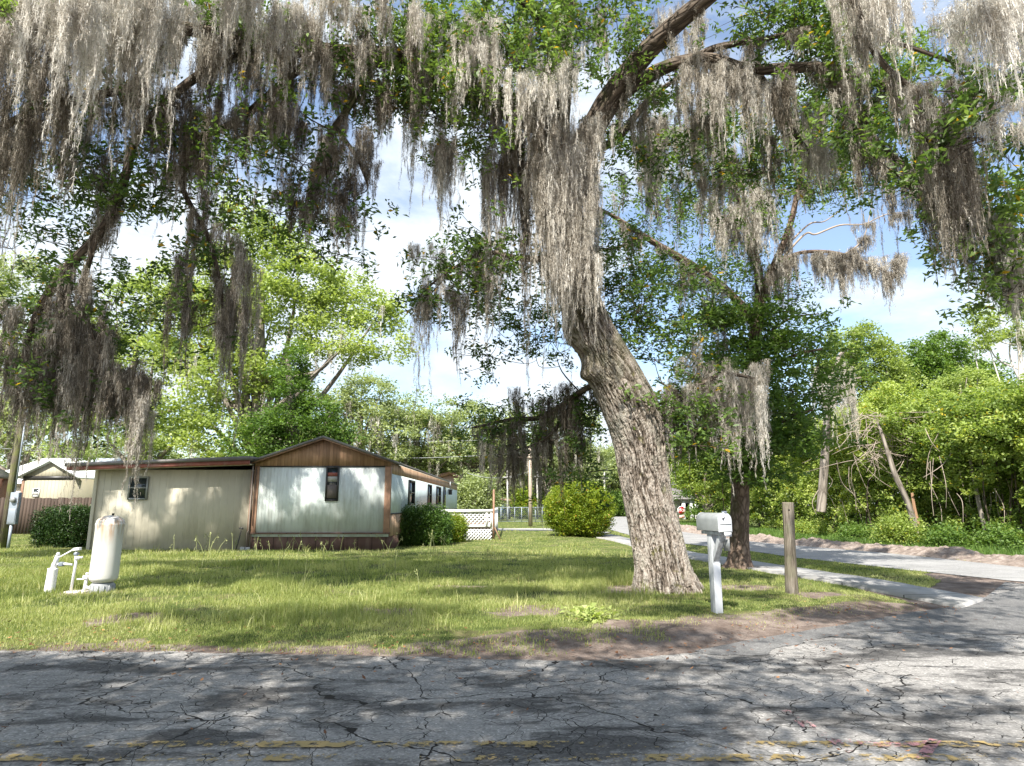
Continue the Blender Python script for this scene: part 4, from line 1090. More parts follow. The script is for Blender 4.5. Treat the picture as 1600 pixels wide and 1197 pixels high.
PROT = {L: [tassel_proto(L, int(L*100)+i, wd=0.0044) for i in range(5)] for L in (0.35, 0.7, 1.2, 1.9)}
FARP = {L: [tassel_proto(L, 900+int(L*100)+i, 44, 0.16, 0.30, 0.03) for i in range(4)] for L in (1.2, 2.4)}
class Moss:
    def __init__(s, seed): s.V=[]; s.F=[]; s.v=[]; s.b=0; s.rg=np.random.default_rng(seed)
    def hang(s, p, L, wmul=1.0, tint=0.5, far=False):
        lib = FARP if far else PROT
        k = min(lib, key=lambda q: abs(math.log(q/L))); V, F, v = lib[k][s.rg.integers(0, len(lib[k]))]
        a = s.rg.uniform(0, 6.283); ca, sa = math.cos(a), math.sin(a); z = L/k
        W = np.stack([(V[:,0]*ca - V[:,1]*sa)*wmul, (V[:,0]*sa + V[:,1]*ca)*wmul, V[:,2]*z], 1) + np.asarray(p)
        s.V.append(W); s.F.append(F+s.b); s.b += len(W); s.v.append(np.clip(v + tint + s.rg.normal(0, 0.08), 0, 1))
    def region(s, x0, x1, yt0, yt1, l0, l1, Y0, Y1, n, tint=0.5, wmul=1.0, slope=0.0):
        """n tassels hung in the box that measures px x0..x1 wide; yt = where they start; l = length in px"""
        done = 0; n = n*1.75
        while done < n:      # drapes: a few tassels share a root, the middle one longest, with gaps between drapes
            k = int(s.rg.integers(2, 8)); done += k
            f = s.rg.random(); px = x0 + (x1-x0)*f; Y = s.rg.uniform(Y0, Y1); py = s.rg.uniform(yt0, yt1) + slope*f
            l = s.rg.uniform(l0, l1)*s.rg.uniform(0.8, 1.35)*Y/1000; c = P(px, py, Y); tn = tint + s.rg.normal(0, 0.07); wd = 0.028 + 0.012*k
            for q in range(k):
                o = s.rg.normal(0, wd, 2); g = 1.0 if q == 0 else s.rg.uniform(0.25, 0.85)
                s.hang(c + np.array([o[0], o[1], s.rg.normal(0, 0.04)]), l*g, wmul*(0.8 if q == 0 else 1.0), tn)
    def along(s, pts, n, l0, l1, tint=0.5, wmul=1.0, f0=0.0, f1=1.0, spread=0.05):
        m = len(pts)
        for _ in range(int(n/2.2) + 1):
            k = s.rg.uniform(f0, f1)*(m-1); i = int(min(k, m-2)); p = pts[i]*(1-(k-i)) + pts[i+1]*(k-i); L = s.rg.uniform(l0, l1)*1.1
            for q in range(int(s.rg.integers(2, 6))):
                s.hang(p + s.rg.normal(0, spread, 3)*np.array([1,1,.4]), L*(1 if q == 0 else s.rg.uniform(0.25, 0.8)), wmul, tint)
    def build(s, name, parent=None):
        return mk(name, np.concatenate(s.V), np.concatenate(s.F), M_moss, parent, attr={'v': np.concatenate(s.v)})

def limb_from_px(rows, per=8):
    """rows: (px, py, Y, width px) -> spline rows x,y,z,r"""
    A = []
    for px, py, Y, w in rows:
        p = P(px, py, Y); A.append([*p, w*Y/1000/2])
    return spline(np.array(A), per)
def limb_mesh(L, n=10, rough=0.12, seed=1):
    V, F, _ = sweep(L[:, :3], L[:, 3], n)
    c = np.repeat(L[:, :3], n, axis=0); d = V - c
    s_ = np.concatenate([[0], np.cumsum(np.linalg.norm(np.diff(L[:, :3], axis=0), axis=1))])
    sl = np.repeat(s_, n); al = np.tile(np.arange(n), len(L))
    k = 1 + (fbm(al*0.9, sl*2.2, seed)-.5)*2*rough
    uv = np.stack([al/n*2*math.pi*np.repeat(np.maximum(L[:,3],0.02), n), sl], 1)
    return c + d*k[:, None], F, uv
def join_uv(parts):
    V=[];F=[];U=[];b=0
    for v,f,u in parts: V.append(v);F.append(f+b);U.append(u);b+=len(v)
    return np.concatenate(V), np.concatenate(F), np.concatenate(U)

class Tree:
    """limbs as splines; twigs find their way to the nearest limb"""
    def __init__(s, root, seed, barkm, leafm):
        s.root=root; s.rg=np.random.default_rng(seed); s.bark=barkm; s.leafm=leafm; s.limbs=[]; s.tw=[]; s.leaf=Leafy(); s.pts=None; s.hubs=[]
    def limb(s, rows, per=8, n=12, name='limb'):
        L = limb_from_px(rows, per); s.limbs.append((L, name, n)); s.pts = None; return L
    def twig(s, a, b, r0, r1, sag=0.12):
        m = (a+b)/2 + s.rg.normal(0, 0.12, 3)*np.linalg.norm(b-a); m[2] -= sag*np.linalg.norm(b-a)*s.rg.uniform(-0.5, 1)
        q = spline(np.array([[*a, r0],[*m, (r0+r1)/2],[*b, r1]]), 4); s.tw.append(limb_mesh(q, 5)); return q
    def spray(s, c, ncl=7, spread=0.34, nl=22, size=0.098, tint=0.55, link=True, cr=0.115, flat=0.6):
        c = np.asarray(c); rg = s.rg; s.hubs.append(c)
        cc = c + rg.normal(0, spread, (ncl, 3))*np.array([1, 1, flat])
        for k in range(ncl):
            if rg.random() < 0.6: s.tw.append(limb_mesh(np.array([[*c, 0.006],[*((c+cc[k])/2+rg.normal(0,0.03,3)), 0.005],[*cc[k], 0.003]]), 4))
        C = np.repeat(cc, nl, axis=0) + rg.normal(0, cr*0.55, (ncl*nl, 3))*np.array([1,1,min(1, flat*1.8)])
        s.leaf.add(*leaves(C, size, rg, 0.5, 0.38, np.repeat(rg.normal(tint, 0.16, ncl), nl)))
    def link(s):
        """grow side branches: every spray joins the nearest wood already there, nearest sprays first"""
        P_ = np.concatenate([l[0] for l in s.limbs]); hubs = np.array(s.hubs)
        dm = np.array([np.min(np.linalg.norm(P_[:, :3]-h, axis=1)) for h in hubs])
        for i in np.argsort(dm):
            h = hubs[i]; dd = np.linalg.norm(P_[:, :3]-h, axis=1) + np.maximum(0, P_[:,2]-h[2])*0.1 - np.minimum(P_[:,3], 0.05)*2
            q = P_[np.argmin(dd)]; dist = np.linalg.norm(q[:3]-h)
            if dist > 2.2 or dist < 0.05: continue
            tw = s.twig(q[:3], h, min(q[3]*0.6, 0.007+0.011*dist), 0.006)
            P_ = np.concatenate([P_, tw[2:]])
    def region(s, x0, x1, y0, y1, Y0, Y1, n, tint=0.5, **kw):
        for _ in range(n):
            s.spray(P(s.rg.uniform(x0, x1), s.rg.uniform(y0, y1), s.rg.uniform(Y0, Y1)), tint=tint, **kw)
    def build(s):
        s.link()
        for k, (L, nm, n) in enumerate(s.limbs):
            if nm == 'skip': continue
            V, F, U = limb_mesh(L, n, seed=k+3); mk(nm, V, F, s.bark if nm != 'dead_limb' else M_dead, s.root, True, uv=U)
        if s.tw:
            V, F, U = join_uv(s.tw); mk('twigs', V, F, M_limb, s.root, uv=U)
        if s.leaf.V: s.leaf.build('crown', s.leafm, s.root)

# ------------------------------------------------------------------ the big live oak
ob = P(1040, 922, 10.6); ob[2] = 0
oak = empty('live_oak', ob, 'massive leaning live oak draped in grey moss, its furrowed trunk beside the mailbox', 'tree')
T = Tree(oak, 11, M_limb, M_oak)
trk = np.array([[*P(1043,940,10.6), 0.53],[*P(1041,918,10.6), 0.49],[*P(1036,885,10.6), 0.435],[*P(1028,845,10.6), 0.42],[*P(1016,790,10.58), 0.40],[*P(1005,730,10.55), 0.41],
    [*P(997,680,10.5), 0.44],[*P(982,635,10.45), 0.455],[*P(960,588,10.4), 0.43],[*P(938,545,10.35), 0.385],[*P(917,500,10.3), 0.35],[*P(900,450,10.25), 0.33],[*P(886,390,10.2), 0.31],[*P(872,320,10.15), 0.30],[*P(864,250,10.1), 0.29],[*P(866,190,10.0), 0.27],[*P(872,120,9.9), 0.24],[*P(880,20,9.7), 0.2],[*P(890,-120,9.4), 0.15]])
TL = spline(trk, 46)
NS = 264
V, F, fr = sweep(TL[:, :3], TL[:, 3], NS)
c0 = np.repeat(TL[:, :3], NS, axis=0); dvec = V - c0
sl = np.concatenate([[0], np.cumsum(np.linalg.norm(np.diff(TL[:, :3], axis=0), axis=1))]); SL = np.repeat(sl, NS)
th = np.arctan2(dvec[:,1], dvec[:,0]); zz = V[:,2]
cyc = lambda f, s_, sd: fbm(np.cos(th)*f+7, np.sin(th)*f+SL*s_, sd)
big = (cyc(1.1, 0.5, 2)-.5)*0.16
tw_ = th + SL*0.10
fu = tw_*4.4 + 1.1*(fbm(tw_*1.6+3, SL*2.6, 7)-.5)
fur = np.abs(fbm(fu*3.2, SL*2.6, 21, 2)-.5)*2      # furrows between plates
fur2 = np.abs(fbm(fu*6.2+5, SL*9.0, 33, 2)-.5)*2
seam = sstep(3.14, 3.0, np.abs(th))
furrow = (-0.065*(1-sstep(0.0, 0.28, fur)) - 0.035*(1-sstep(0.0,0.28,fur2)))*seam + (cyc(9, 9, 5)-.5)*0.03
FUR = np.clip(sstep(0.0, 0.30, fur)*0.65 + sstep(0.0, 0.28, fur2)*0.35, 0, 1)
flare = 0.0
for a_, w_, h_ in ((-2.7, .26, .26), (-1.8, .30, .16), (-0.75, .26, .34), (0.15, .25, .40), (1.4, .4, .3), (2.5, .3, .3)):
    dth = np.angle(np.exp(1j*(th-a_))); flare = flare + h_*np.exp(-(dth/w_)**2)*np.exp(-zz/0.30)
def lump(px, py, Y, r, h, thw=0.5):
    q = P(px, py, Y); tq = math.pi if px < 920 else 0.0
    return h*np.exp(-((zz-q[2])/r)**2)
left = np.exp(-(np.angle(np.exp(1j*(th-(-2.75))))/0.62)**2)
bul = left*(lump(880,520,10.3,0.26,0.42) + lump(905,583,10.3,0.12,0.40) - lump(890,556,10.3,0.07,0.16))
rgt = np.exp(-(np.angle(np.exp(1j*(th-(-0.25))))/0.5)**2)
bul2 = rgt*(lump(1030,650,10.4,0.35,0.10))
crk = -0.12*np.exp(-(np.angle(np.exp(1j*(th-(-0.95-0.25*(zz-2.3)))))/0.10)**2)*np.exp(-((zz-2.4)/0.75)**2)
kr = 1 + big + furrow + flare + bul + bul2 + crk
V = c0 + dvec*kr[:, None]
U = np.stack([np.tile(np.arange(NS), len(TL))/NS*2*math.pi*0.45 + 0*SL, SL], 1)
mk('trunk', V, F, M_oakbark, oak, True, uv=U, attr={'fur': FUR})
T.limbs.append((TL.copy()[::6], 'skip', 0))
L1 = T.limb([(870,200,10.05,52),(800,168,9.8,46),(720,125,9.5,42),(640,94,9.2,40),(560,88,8.9,34),(480,78,8.6,30),(380,60,8.2,26),(260,40,7.8,22),(120,20,7.4,18),(-60,0,7,14)], n=20)
L2 = T.limb([(880,350,10.2,40),(898,260,10.2,44),(938,180,10,42),(985,110,9.6,38),(1040,52,9.1,34),(1100,0,8.6,30),(1200,-80,8,24)], n=20)
L3 = T.limb([(925,200,10.05,24),(970,148,9.9,26),(1015,118,9.8,24),(1060,98,9.6,22),(1110,92,9.4,20),(1170,108,9.2,18),(1240,106,9,18),(1300,106,8.8,15),(1370,130,8.4,13),(1430,150,8.0,10)], n=14)
L3b = T.limb([(1070,100,9.6,14),(1110,78,9.5,13),(1150,68,9.3,12),(1200,60,9.0,9),(1270,40,8.6,5)], n=8)
L4 = T.limb([(565,90,8.9,15),(554,150,8.8,12),(520,205,8.7,12),(494,260,8.6,10),(476,330,8.5,5)])
L4b = T.limb([(525,200,8.7,8),(560,250,8.7,7),(575,290,8.7,4)])
L5 = T.limb([(400,62,8.3,18),(330,105,8.4,16),(270,150,8.6,15),(215,215,8.8,14),(190,295,9,14),(158,362,9.1,16),(100,425,9.3,15),(58,490,9.4,12),(38,560,9.5,9),(26,640,9.5,5)])
L6 = T.limb([(250,60,7.8,16),(225,110,7.8,14),(200,138,7.8,14),(140,150,7.7,14),(80,165,7.6,13),(20,190,7.5,12),(-50,235,7.4,8)])
L7 = T.limb([(500,80,8.7,14),(430,140,8.7,13),(370,190,8.7,13),(300,225,8.8,13),(285,290,8.9,9),(325,370,8.9,8),(345,450,8.9,6),(350,520,8.9,3)])
L8 = T.limb([(150,375,9.1,9),(132,450,9.2,8),(150,540,9.3,6),(215,620,9.4,4)])
L8b = T.limb([(98,430,9.3,8),(100,520,9.3,7),(80,600,9.4,4)])
L3c = T.limb([(1180,108,9.2,12),(1215,160,9.8,10),(1250,220,10.6,8),(1300,270,11.2,5)], n=8)
L10 = T.limb([(1300,104,8.8,12),(1340,180,8.7,14),(1380,235,8.6,13),(1430,268,8.5,11),(1480,295,8.3,9),(1540,332,8.1,7),(1640,390,8,5)])
L9 = T.limb([(1310,-60,5.9,12),(1345,30,6.1,11),(1372,90,6.3,11),(1420,135,6.4,10),(1470,165,6.5,9),(1485,230,6.6,6),(1482,330,6.6,4)])
L9b = T.limb([(1380,60,6.3,8),(1440,80,6.2,7),(1500,100,6.1,6),(1580,120,6.0,5)])
L11 = T.limb([(880,400,10.25,16),(820,405,9.9,9),(760,395,9.7,8),(700,425,9.6,5),(668,450,9.5,3)])
L12 = T.limb([(965,600,10.5,16),(920,605,11.5,10),(850,650,12.2,8),(800,655,12.6,6),(740,668,12.9,4)])
L12b = T.limb([(905,612,11.8,9),(880,655,11.9,7),(846,690,12.0,5),(800,705,12.2,3)])
L13 = T.limb([(1030,660,10.5,20),(1062,622,10.4,14),(1098,598,10.3,10),(1138,585,10.2,7),(1180,592,10.1,4)])
L14 = T.limb([(900,240,10.2,18),(960,220,10.4,14),(1010,160,10.6,11),(1060,120,10.8,6)])
# boughs above the picture that carry the shading crown
for k, rows in enumerate([[(880,60,9.7,22),(760,-60,8.5,18),(600,-260,7.0,14),(400,-500,5.6,8)],[(885,0,9.6,22),(1000,-200,9.0,18),(1150,-420,8.0,13),(1300,-650,7,8)],
                          [(890,-60,9.5,20),(850,-220,10.5,16),(760,-330,12.0,11),(640,-330,13.5,7)],[(890,-60,9.5,20),(980,-180,10.8,15),(1150,-200,12.2,9)]]):
    T.limb(rows, n=10)
PROBE = T
def R_(*a, **k):
    a = list(a); left = a[1] < 620; a[6] = max(1, int(round(a[6]*(0.34 if left else 0.64)))); T.region(*a, **k)
# leaves seen in the photograph
R_(640,720,60,180,8.6,9.4,26,0.72); R_(700,900,10,130,8.6,9.6,70,0.6); R_(680,760,150,250,9.0,9.6,20,0.66)
R_(640,780,0,70,8.6,9.4,14,0.6); R_(860,1000,0,100,9,9.8,20,0.45)
R_(650,760,400,480,9.4,9.9,20,0.45); R_(740,800,360,400,9.6,10,8,0.4); R_(760,870,400,560,10.8,12.5,34,0.3); R_(900,1010,380,520,10.8,12,26,0.35); R_(960,1110,420,560,10.6,11.6,34,0.36)
R_(720,860,640,690,12.2,13,22,0.45, spread=0.4); R_(850,940,610,760,11.6,12.2,24,0.3)
R_(1010,1100,560,700,10,10.8,20,0.5); R_(1050,1130,620,720,10,10.8,14,0.55)
R_(1300,1400,60,230,8.2,8.8,34,0.66); R_(1370,1430,110,210,8,8.6,8,0.5); R_(1160,1300,0,80,8.6,9.4,26,0.5); R_(1230,1320,40,120,9,9.6,16,0.4)
R_(1400,1490,230,300,7.8,8.6,12,0.45); R_(1500,1610,270,420,7.6,8.2,46,0.8); R_(1570,1620,400,480,7.4,8,8,0.7); R_(1440,1560,140,240,6,6.6,10,0.45); R_(1540,1610,60,160,5.8,6.6,8,0.75)
R_(930,1160,90,260,9.8,11,34,0.4); R_(1190,1340,150,300,10.5,12,44,0.55); R_(1100,1200,200,300,11,12,20,0.45)
R_(0,30,20,70,6.8,7.4,6,0.8); R_(0,60,230,420,9.4,10.2,26,0.4); R_(50,160,200,330,9.2,10,28,0.36); R_(60,140,330,460,9.2,9.8,18,0.34)
R_(160,260,180,310,8.8,9.4,26,0.42); R_(240,330,190,260,8.6,9,14,0.7); R_(160,230,270,330,8.7,9.2,12,0.6); R_(300,380,280,420,8.8,9.2,20,0.38); R_(260,340,380,520,8.8,9.3,18,0.36)
R_(60,240,430,660,9.2,9.8,62,0.25); R_(0,80,440,620,9.4,10,24,0.35)
R_(430,580,230,400,8.4,8.9,34,0.34); R_(560,660,20,140,8.6,9.2,22,0.42); R_(360,480,160,250,8.5,9,18,0.4); R_(400,470,60,110,8,8.5,10,0.7); R_(540,660,100,180,8.8,9.2,18,0.38); R_(250,520,20,90,8,8.6,24,0.35)
R_(40,200,60,180,7.6,8.4,20,0.35)
# unseen upper crown leaves, added on sun rays to shade lawn, wall and road
rg = np.random.default_rng(77)
def canopy(n, f, size=0.12, nl=60, r=0.55):
    C = []
    for _ in range(n):
        p = f(); C.append(p)
    C = np.array(C)
    Q = np.repeat(C, nl, axis=0) + rg.normal(0, r*0.5, (len(C)*nl, 3))*np.array([1,1,0.5])
    T.leaf.add(*leaves(Q, size, rg, 0.5, 0.5, None))
    return C
def in_view(p):      # would this leaf clump be seen in the photograph?
    x, y, z = p; z = z-CAMZ
    dep = y*ct + z*st; 
    if dep < 0.3: return False
    u = x/dep*1000; v = -(z*ct - y*st)/dep*1000
    m_ = 300/dep
    return abs(u) < 800+m_ and -598-m_ < v < 598+m_
def shade_at(x, y, z, h):  # a clump standing on the sun ray of a point, h above it
    k = (h-z)/SUNV[2]; return np.array([x, y, z]) + SUNV*k
# patches to be shaded, (centre x, y, z, half sizes, density per m2)
SH = []
def shade_patch(x0, x1, y0, y1, z, n, hmin=9.5, hmax=14.5, holes=(), thr=None, seed=0):
    out = []
    tries = 0
    while len(out) < n and tries < n*20:
        tries += 1
        x = rg.uniform(x0, x1); y = rg.uniform(y0, y1)
        if any(math.hypot((x-hx)/ra, (y-hy)/rb) < 1 for hx, hy, ra, rb in holes): continue
        if thr is not None and fbm(np.array(x*0.42+seed), np.array(y*0.42), 31+seed) < thr: continue
        p = shade_at(x, y, z, rg.uniform(hmin, hmax))
        if in_view(p): continue
        out.append(p)
    return out
PATCH = []
# road
PATCH += shade_patch(-8, 1.0, 2.0, 6.2, 0, 820, 6.5, 11, thr=0.36, seed=1)
PATCH += shade_patch(0.8, 4.0, 2.4, 6.0, 0, 40, 6.5, 11, thr=0.5, seed=2)
# lawn and kerb: dark pools measured on the grass (px, py, half sizes in metres)
def pools(lst, dens, h0, h1, z=0.05):
    out = []
    for px, py, rx, ry in lst:
        c_ = G(px, py, z); k = int(dens*3.14*rx*ry)+2
        for _ in range(k):
            a_ = rg.uniform(0, 6.283); q_ = math.sqrt(rg.random())
            p = shade_at(c_[0]+rx*q_*math.cos(a_), c_[1]+ry*q_*math.sin(a_), z, rg.uniform(h0, h1))
            if not in_view(p): out.append(p)
    return out
PATCH += pools([(430,882,3.0,1.0),(290,908,1.3,.35),(570,905,1.5,.5),(340,962,1.0,.3),(500,968,1.3,.3),(645,958,.8,.25),(800,898,2.4,1.0),(690,868,3.0,1.3),(900,930,1.2,.45),(760,928,1.1,.4),(1010,955,.9,.25),(1235,900,1.3,.5),(80,866,2.2,.9),(1160,930,.7,.25),(160,935,.5,.2),(600,985,.9,.2),(420,995,.9,.12),(760,1000,.9,.2),(950,905,1.0,.6),(250,880,.8,.4)], 15, 8.5, 13)
PATCH += pools([(1500,1003,1.5,.16),(1400,985,1.0,.14),(1290,962,.9,.2),(1160,1040,.55,.10),(1010,1105,.4,.14),(900,1150,1.0,.16),(1260,1090,.25,.12),(1060,1000,.6,.2),(940,1000,.7,.2),(1400,872,2.0,.5)], 22, 8, 13, 0)
PATCH += shade_patch(-9, 7, 7.5, 17, 0, 90, 8.5, 13, thr=0.5, seed=3)
# walls of the home and addition: unseen clumps, left out along the rays to the sun spots
SPOTS = [(493,737,.16,.2),(457,761,.13,.3),(470,757,.12,.25),(489,774,.2,.35),(492,790,.14,.25),(574,745,.28,.38),(584,768,.16,.3),(600,776,.2,.38),(406,763,.1,.2),(424,785,.16,.3),(431,803,.2,.36),(403,815,.22,.35),(463,808,.15,.32),(531,808,.17,.28),(565,803,.18,.26),(493,719,.18,.25),(537,719,.2,.25),
    (278,757,.38,.32),(329,760,.22,.32),(270,787,.18,.26),(325,824,.15,.26),(384,808,.3,.75),(187,788,.45,.35),(163,802,.3,.4),(229,833,.35,.5),(178,757,.3,.16),(243,818,.14,.3),(335,850,.8,.24),(211,812,.25,.3),(205,850,.5,.3),(160,845,.3,.5)]
SPOTS = [(P(a, b, FY)[0], P(a, b, FY)[2], c, d) for a, b, c, d in SPOTS]
wout = []; tries = 0
while len(wout) < 1900 and tries < 60000:
    tries += 1
    x = rg.uniform(-13.6, -3.5); z = rg.uniform(-0.6, 4.3)
    if any(math.hypot((x-sx_)/(a+.13), (z-sz_)/(b+.13)) < 1 for sx_, sz_, a, b in SPOTS): continue
    p = shade_at(x, FY, z, rg.uniform(12.6, 18.0))
    if in_view(p): continue
    wout.append(p)
PW = np.array(PATCH); kk = (PW[:,1]-FY)/SUNV[1]; qq = PW - SUNV*kk[:,None]; okw = np.ones(len(PW), bool)
for sx_, sz_, a, b in SPOTS: okw &= ~(np.hypot((qq[:,0]-sx_)/(a+.35), (qq[:,2]-sz_)/(b+.35)) < 1)
PATCH = list(PW[okw])
# between tank and post, thin scatter
PATCH += shade_patch(4, 11, 7, 13, 0, 30, 8, 12, thr=0.55, seed=8)
PATCH = np.array(PATCH)
# added clumps dropped so the sun reaches the trunk and the front moss
def crosses(p, Yp, test, keep):
    k = (p[:,1]-Yp)/SUNV[1]; q_ = p - SUNV*k[:,None]
    return test(q_[:,0], q_[:,2]) & (rg.random(len(p)) > keep)
tkx = TL[:,0][::6]; tkz = TL[:,2][::6]
drop = crosses(PATCH, 10.1, lambda x, z: (np.abs(x-np.interp(z, tkz, tkx)) < 0.75) & (z > 0.0) & (z < 4.2), 0.12)
drop |= crosses(PATCH, 7.4, lambda x, z: (x > -7) & (x < -1.2) & (z > 5.2) & (z < 9), 0.45)
drop |= crosses(PATCH, 9.4, lambda x, z: (x > -1.3) & (x < 1.6) & (z > 4) & (z < 9), 0.2)
drop |= crosses(PATCH, 8.6, lambda x, z: (x > 1.6) & (x < 7) & (z > 4) & (z < 9), 0.5)
drop |= crosses(PATCH, 10.35, lambda x, z: (np.abs(x+6.5) < 0.5) & (z > 0.0) & (z < 1.4), 0.0)
drop |= crosses(PATCH, 8.1, lambda x, z: (np.abs(x-2.6) < 0.3) & (z > 0.0) & (z < 1.4), 0.1)
PATCH = PATCH[~drop]
Q = np.repeat(PATCH, 46, axis=0) + rg.normal(0, 0.22, (len(PATCH)*46, 3))*np.array([1,1,0.6])
T.leaf.add(*leaves(Q, 0.13, rg, 0.7, 0.5, None))  # added shading clumps join the oak's crown mesh
wout = np.array(wout); Q = np.repeat(wout, 34, axis=0) + rg.normal(0, 0.14, (len(wout)*34, 3))
T.leaf.add(*leaves(Q, 0.12, rg, 0.7, 0.6, None))
T.hubs += [p for p in wout[::6]] + [p for p in PATCH[::6]]
T.build()

# moss of the oak: the mass that nobody could count
ms = Moss(5)
Rm = ms.region
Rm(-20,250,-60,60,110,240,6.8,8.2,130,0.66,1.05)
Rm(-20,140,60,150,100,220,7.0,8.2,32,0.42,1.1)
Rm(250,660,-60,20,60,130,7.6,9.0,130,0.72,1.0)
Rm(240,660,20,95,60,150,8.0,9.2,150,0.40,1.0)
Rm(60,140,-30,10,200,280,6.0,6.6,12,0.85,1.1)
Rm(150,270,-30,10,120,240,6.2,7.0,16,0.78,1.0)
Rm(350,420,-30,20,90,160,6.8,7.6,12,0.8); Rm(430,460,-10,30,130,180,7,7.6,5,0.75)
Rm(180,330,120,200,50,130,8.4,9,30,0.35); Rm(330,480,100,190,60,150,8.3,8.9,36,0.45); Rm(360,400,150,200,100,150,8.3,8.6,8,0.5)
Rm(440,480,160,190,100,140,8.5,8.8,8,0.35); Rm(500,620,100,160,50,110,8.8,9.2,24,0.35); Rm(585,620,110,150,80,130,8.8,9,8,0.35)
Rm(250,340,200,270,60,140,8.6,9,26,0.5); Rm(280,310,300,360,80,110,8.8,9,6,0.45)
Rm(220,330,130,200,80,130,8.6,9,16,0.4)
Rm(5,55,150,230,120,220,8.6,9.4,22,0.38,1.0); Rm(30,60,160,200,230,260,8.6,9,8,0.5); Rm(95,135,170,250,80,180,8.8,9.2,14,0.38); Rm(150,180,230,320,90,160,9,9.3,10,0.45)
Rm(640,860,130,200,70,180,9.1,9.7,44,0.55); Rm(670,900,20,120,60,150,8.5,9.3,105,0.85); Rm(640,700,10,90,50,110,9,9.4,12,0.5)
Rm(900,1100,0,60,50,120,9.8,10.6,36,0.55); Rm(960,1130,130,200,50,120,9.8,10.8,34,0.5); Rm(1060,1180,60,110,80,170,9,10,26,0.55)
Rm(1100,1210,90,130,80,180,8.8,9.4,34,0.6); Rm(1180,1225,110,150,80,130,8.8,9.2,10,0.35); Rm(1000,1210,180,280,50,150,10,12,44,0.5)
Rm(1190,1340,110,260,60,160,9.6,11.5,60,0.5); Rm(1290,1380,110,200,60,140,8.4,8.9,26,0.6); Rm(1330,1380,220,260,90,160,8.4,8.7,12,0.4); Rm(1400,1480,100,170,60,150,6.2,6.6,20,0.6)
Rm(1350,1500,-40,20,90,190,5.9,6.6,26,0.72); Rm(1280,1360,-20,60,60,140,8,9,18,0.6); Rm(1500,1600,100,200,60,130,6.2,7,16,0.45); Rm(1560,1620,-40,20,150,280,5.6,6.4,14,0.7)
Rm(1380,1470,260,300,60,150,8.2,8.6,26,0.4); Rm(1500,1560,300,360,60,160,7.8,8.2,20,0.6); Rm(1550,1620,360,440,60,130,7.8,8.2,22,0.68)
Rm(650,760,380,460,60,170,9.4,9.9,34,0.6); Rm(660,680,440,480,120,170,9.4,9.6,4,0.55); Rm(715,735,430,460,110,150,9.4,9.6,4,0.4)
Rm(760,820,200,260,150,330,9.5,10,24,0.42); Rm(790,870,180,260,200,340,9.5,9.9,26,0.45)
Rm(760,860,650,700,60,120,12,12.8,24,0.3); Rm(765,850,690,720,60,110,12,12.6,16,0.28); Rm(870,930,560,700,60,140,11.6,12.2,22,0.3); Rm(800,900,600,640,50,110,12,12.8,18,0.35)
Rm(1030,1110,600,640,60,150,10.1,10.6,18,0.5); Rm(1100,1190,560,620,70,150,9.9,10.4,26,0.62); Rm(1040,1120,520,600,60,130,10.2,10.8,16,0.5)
for L, n, a, b in ((L1,90,.25,.9),(L2,36,.2,.7),(L3,60,.25,.9),(L3b,20,.2,.6),(L4,24,.3,.9),(L5,44,.3,1.1),(L6,34,.4,1.4),(L7,34,.3,0.9),(L8,26,.4,1.1),(L8b,24,.5,1.2),(L10,46,.3,1.1),(L9,24,.2,.8),(L11,20,.3,.8),(L12,20,.3,.7),(L12b,20,.3,.8),(L13,16,.3,.8)):
    ms.along(L[:, :3], n, a, b, 0.45)
ob_ = ms.build('spanish_moss'); tag(ob_, 'dense grey curtains of hanging moss over the limbs of the big leaning oak', 'hanging moss', kind='stuff')
# curtains that stand out one by one
def curtain(seed, label, *regs):
    m_ = Moss(seed)
    for r_ in regs: m_.region(*r_)
    return tag(m_.build('moss_curtain'), label, 'hanging moss')
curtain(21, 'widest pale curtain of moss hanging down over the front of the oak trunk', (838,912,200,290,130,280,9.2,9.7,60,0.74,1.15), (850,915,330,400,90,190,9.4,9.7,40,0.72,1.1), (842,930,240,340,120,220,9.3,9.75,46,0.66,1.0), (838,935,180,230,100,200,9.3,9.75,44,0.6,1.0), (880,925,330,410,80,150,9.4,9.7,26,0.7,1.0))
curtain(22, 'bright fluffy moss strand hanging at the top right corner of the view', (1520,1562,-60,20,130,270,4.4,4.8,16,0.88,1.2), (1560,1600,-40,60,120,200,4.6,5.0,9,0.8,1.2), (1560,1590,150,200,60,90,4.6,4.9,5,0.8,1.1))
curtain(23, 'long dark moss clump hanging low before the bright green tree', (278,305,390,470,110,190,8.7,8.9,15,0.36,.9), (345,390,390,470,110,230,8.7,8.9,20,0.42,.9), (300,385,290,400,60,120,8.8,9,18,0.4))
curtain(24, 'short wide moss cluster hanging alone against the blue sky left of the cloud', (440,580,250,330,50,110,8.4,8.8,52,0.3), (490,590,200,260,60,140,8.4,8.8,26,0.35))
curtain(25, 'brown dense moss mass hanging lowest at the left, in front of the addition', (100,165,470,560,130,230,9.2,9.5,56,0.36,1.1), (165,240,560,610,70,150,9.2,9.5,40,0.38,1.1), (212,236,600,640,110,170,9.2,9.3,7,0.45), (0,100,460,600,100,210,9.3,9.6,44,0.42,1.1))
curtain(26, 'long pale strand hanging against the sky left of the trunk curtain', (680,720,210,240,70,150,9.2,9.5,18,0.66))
curtain(27, 'twin long moss columns hanging at the right against the pale sky', (1440,1500,160,230,150,250,6.4,6.8,34,0.5,1.1), (1460,1500,250,300,100,180,6.4,6.8,18,0.45), (1545,1600,330,420,80,140,7.4,8,22,0.68))

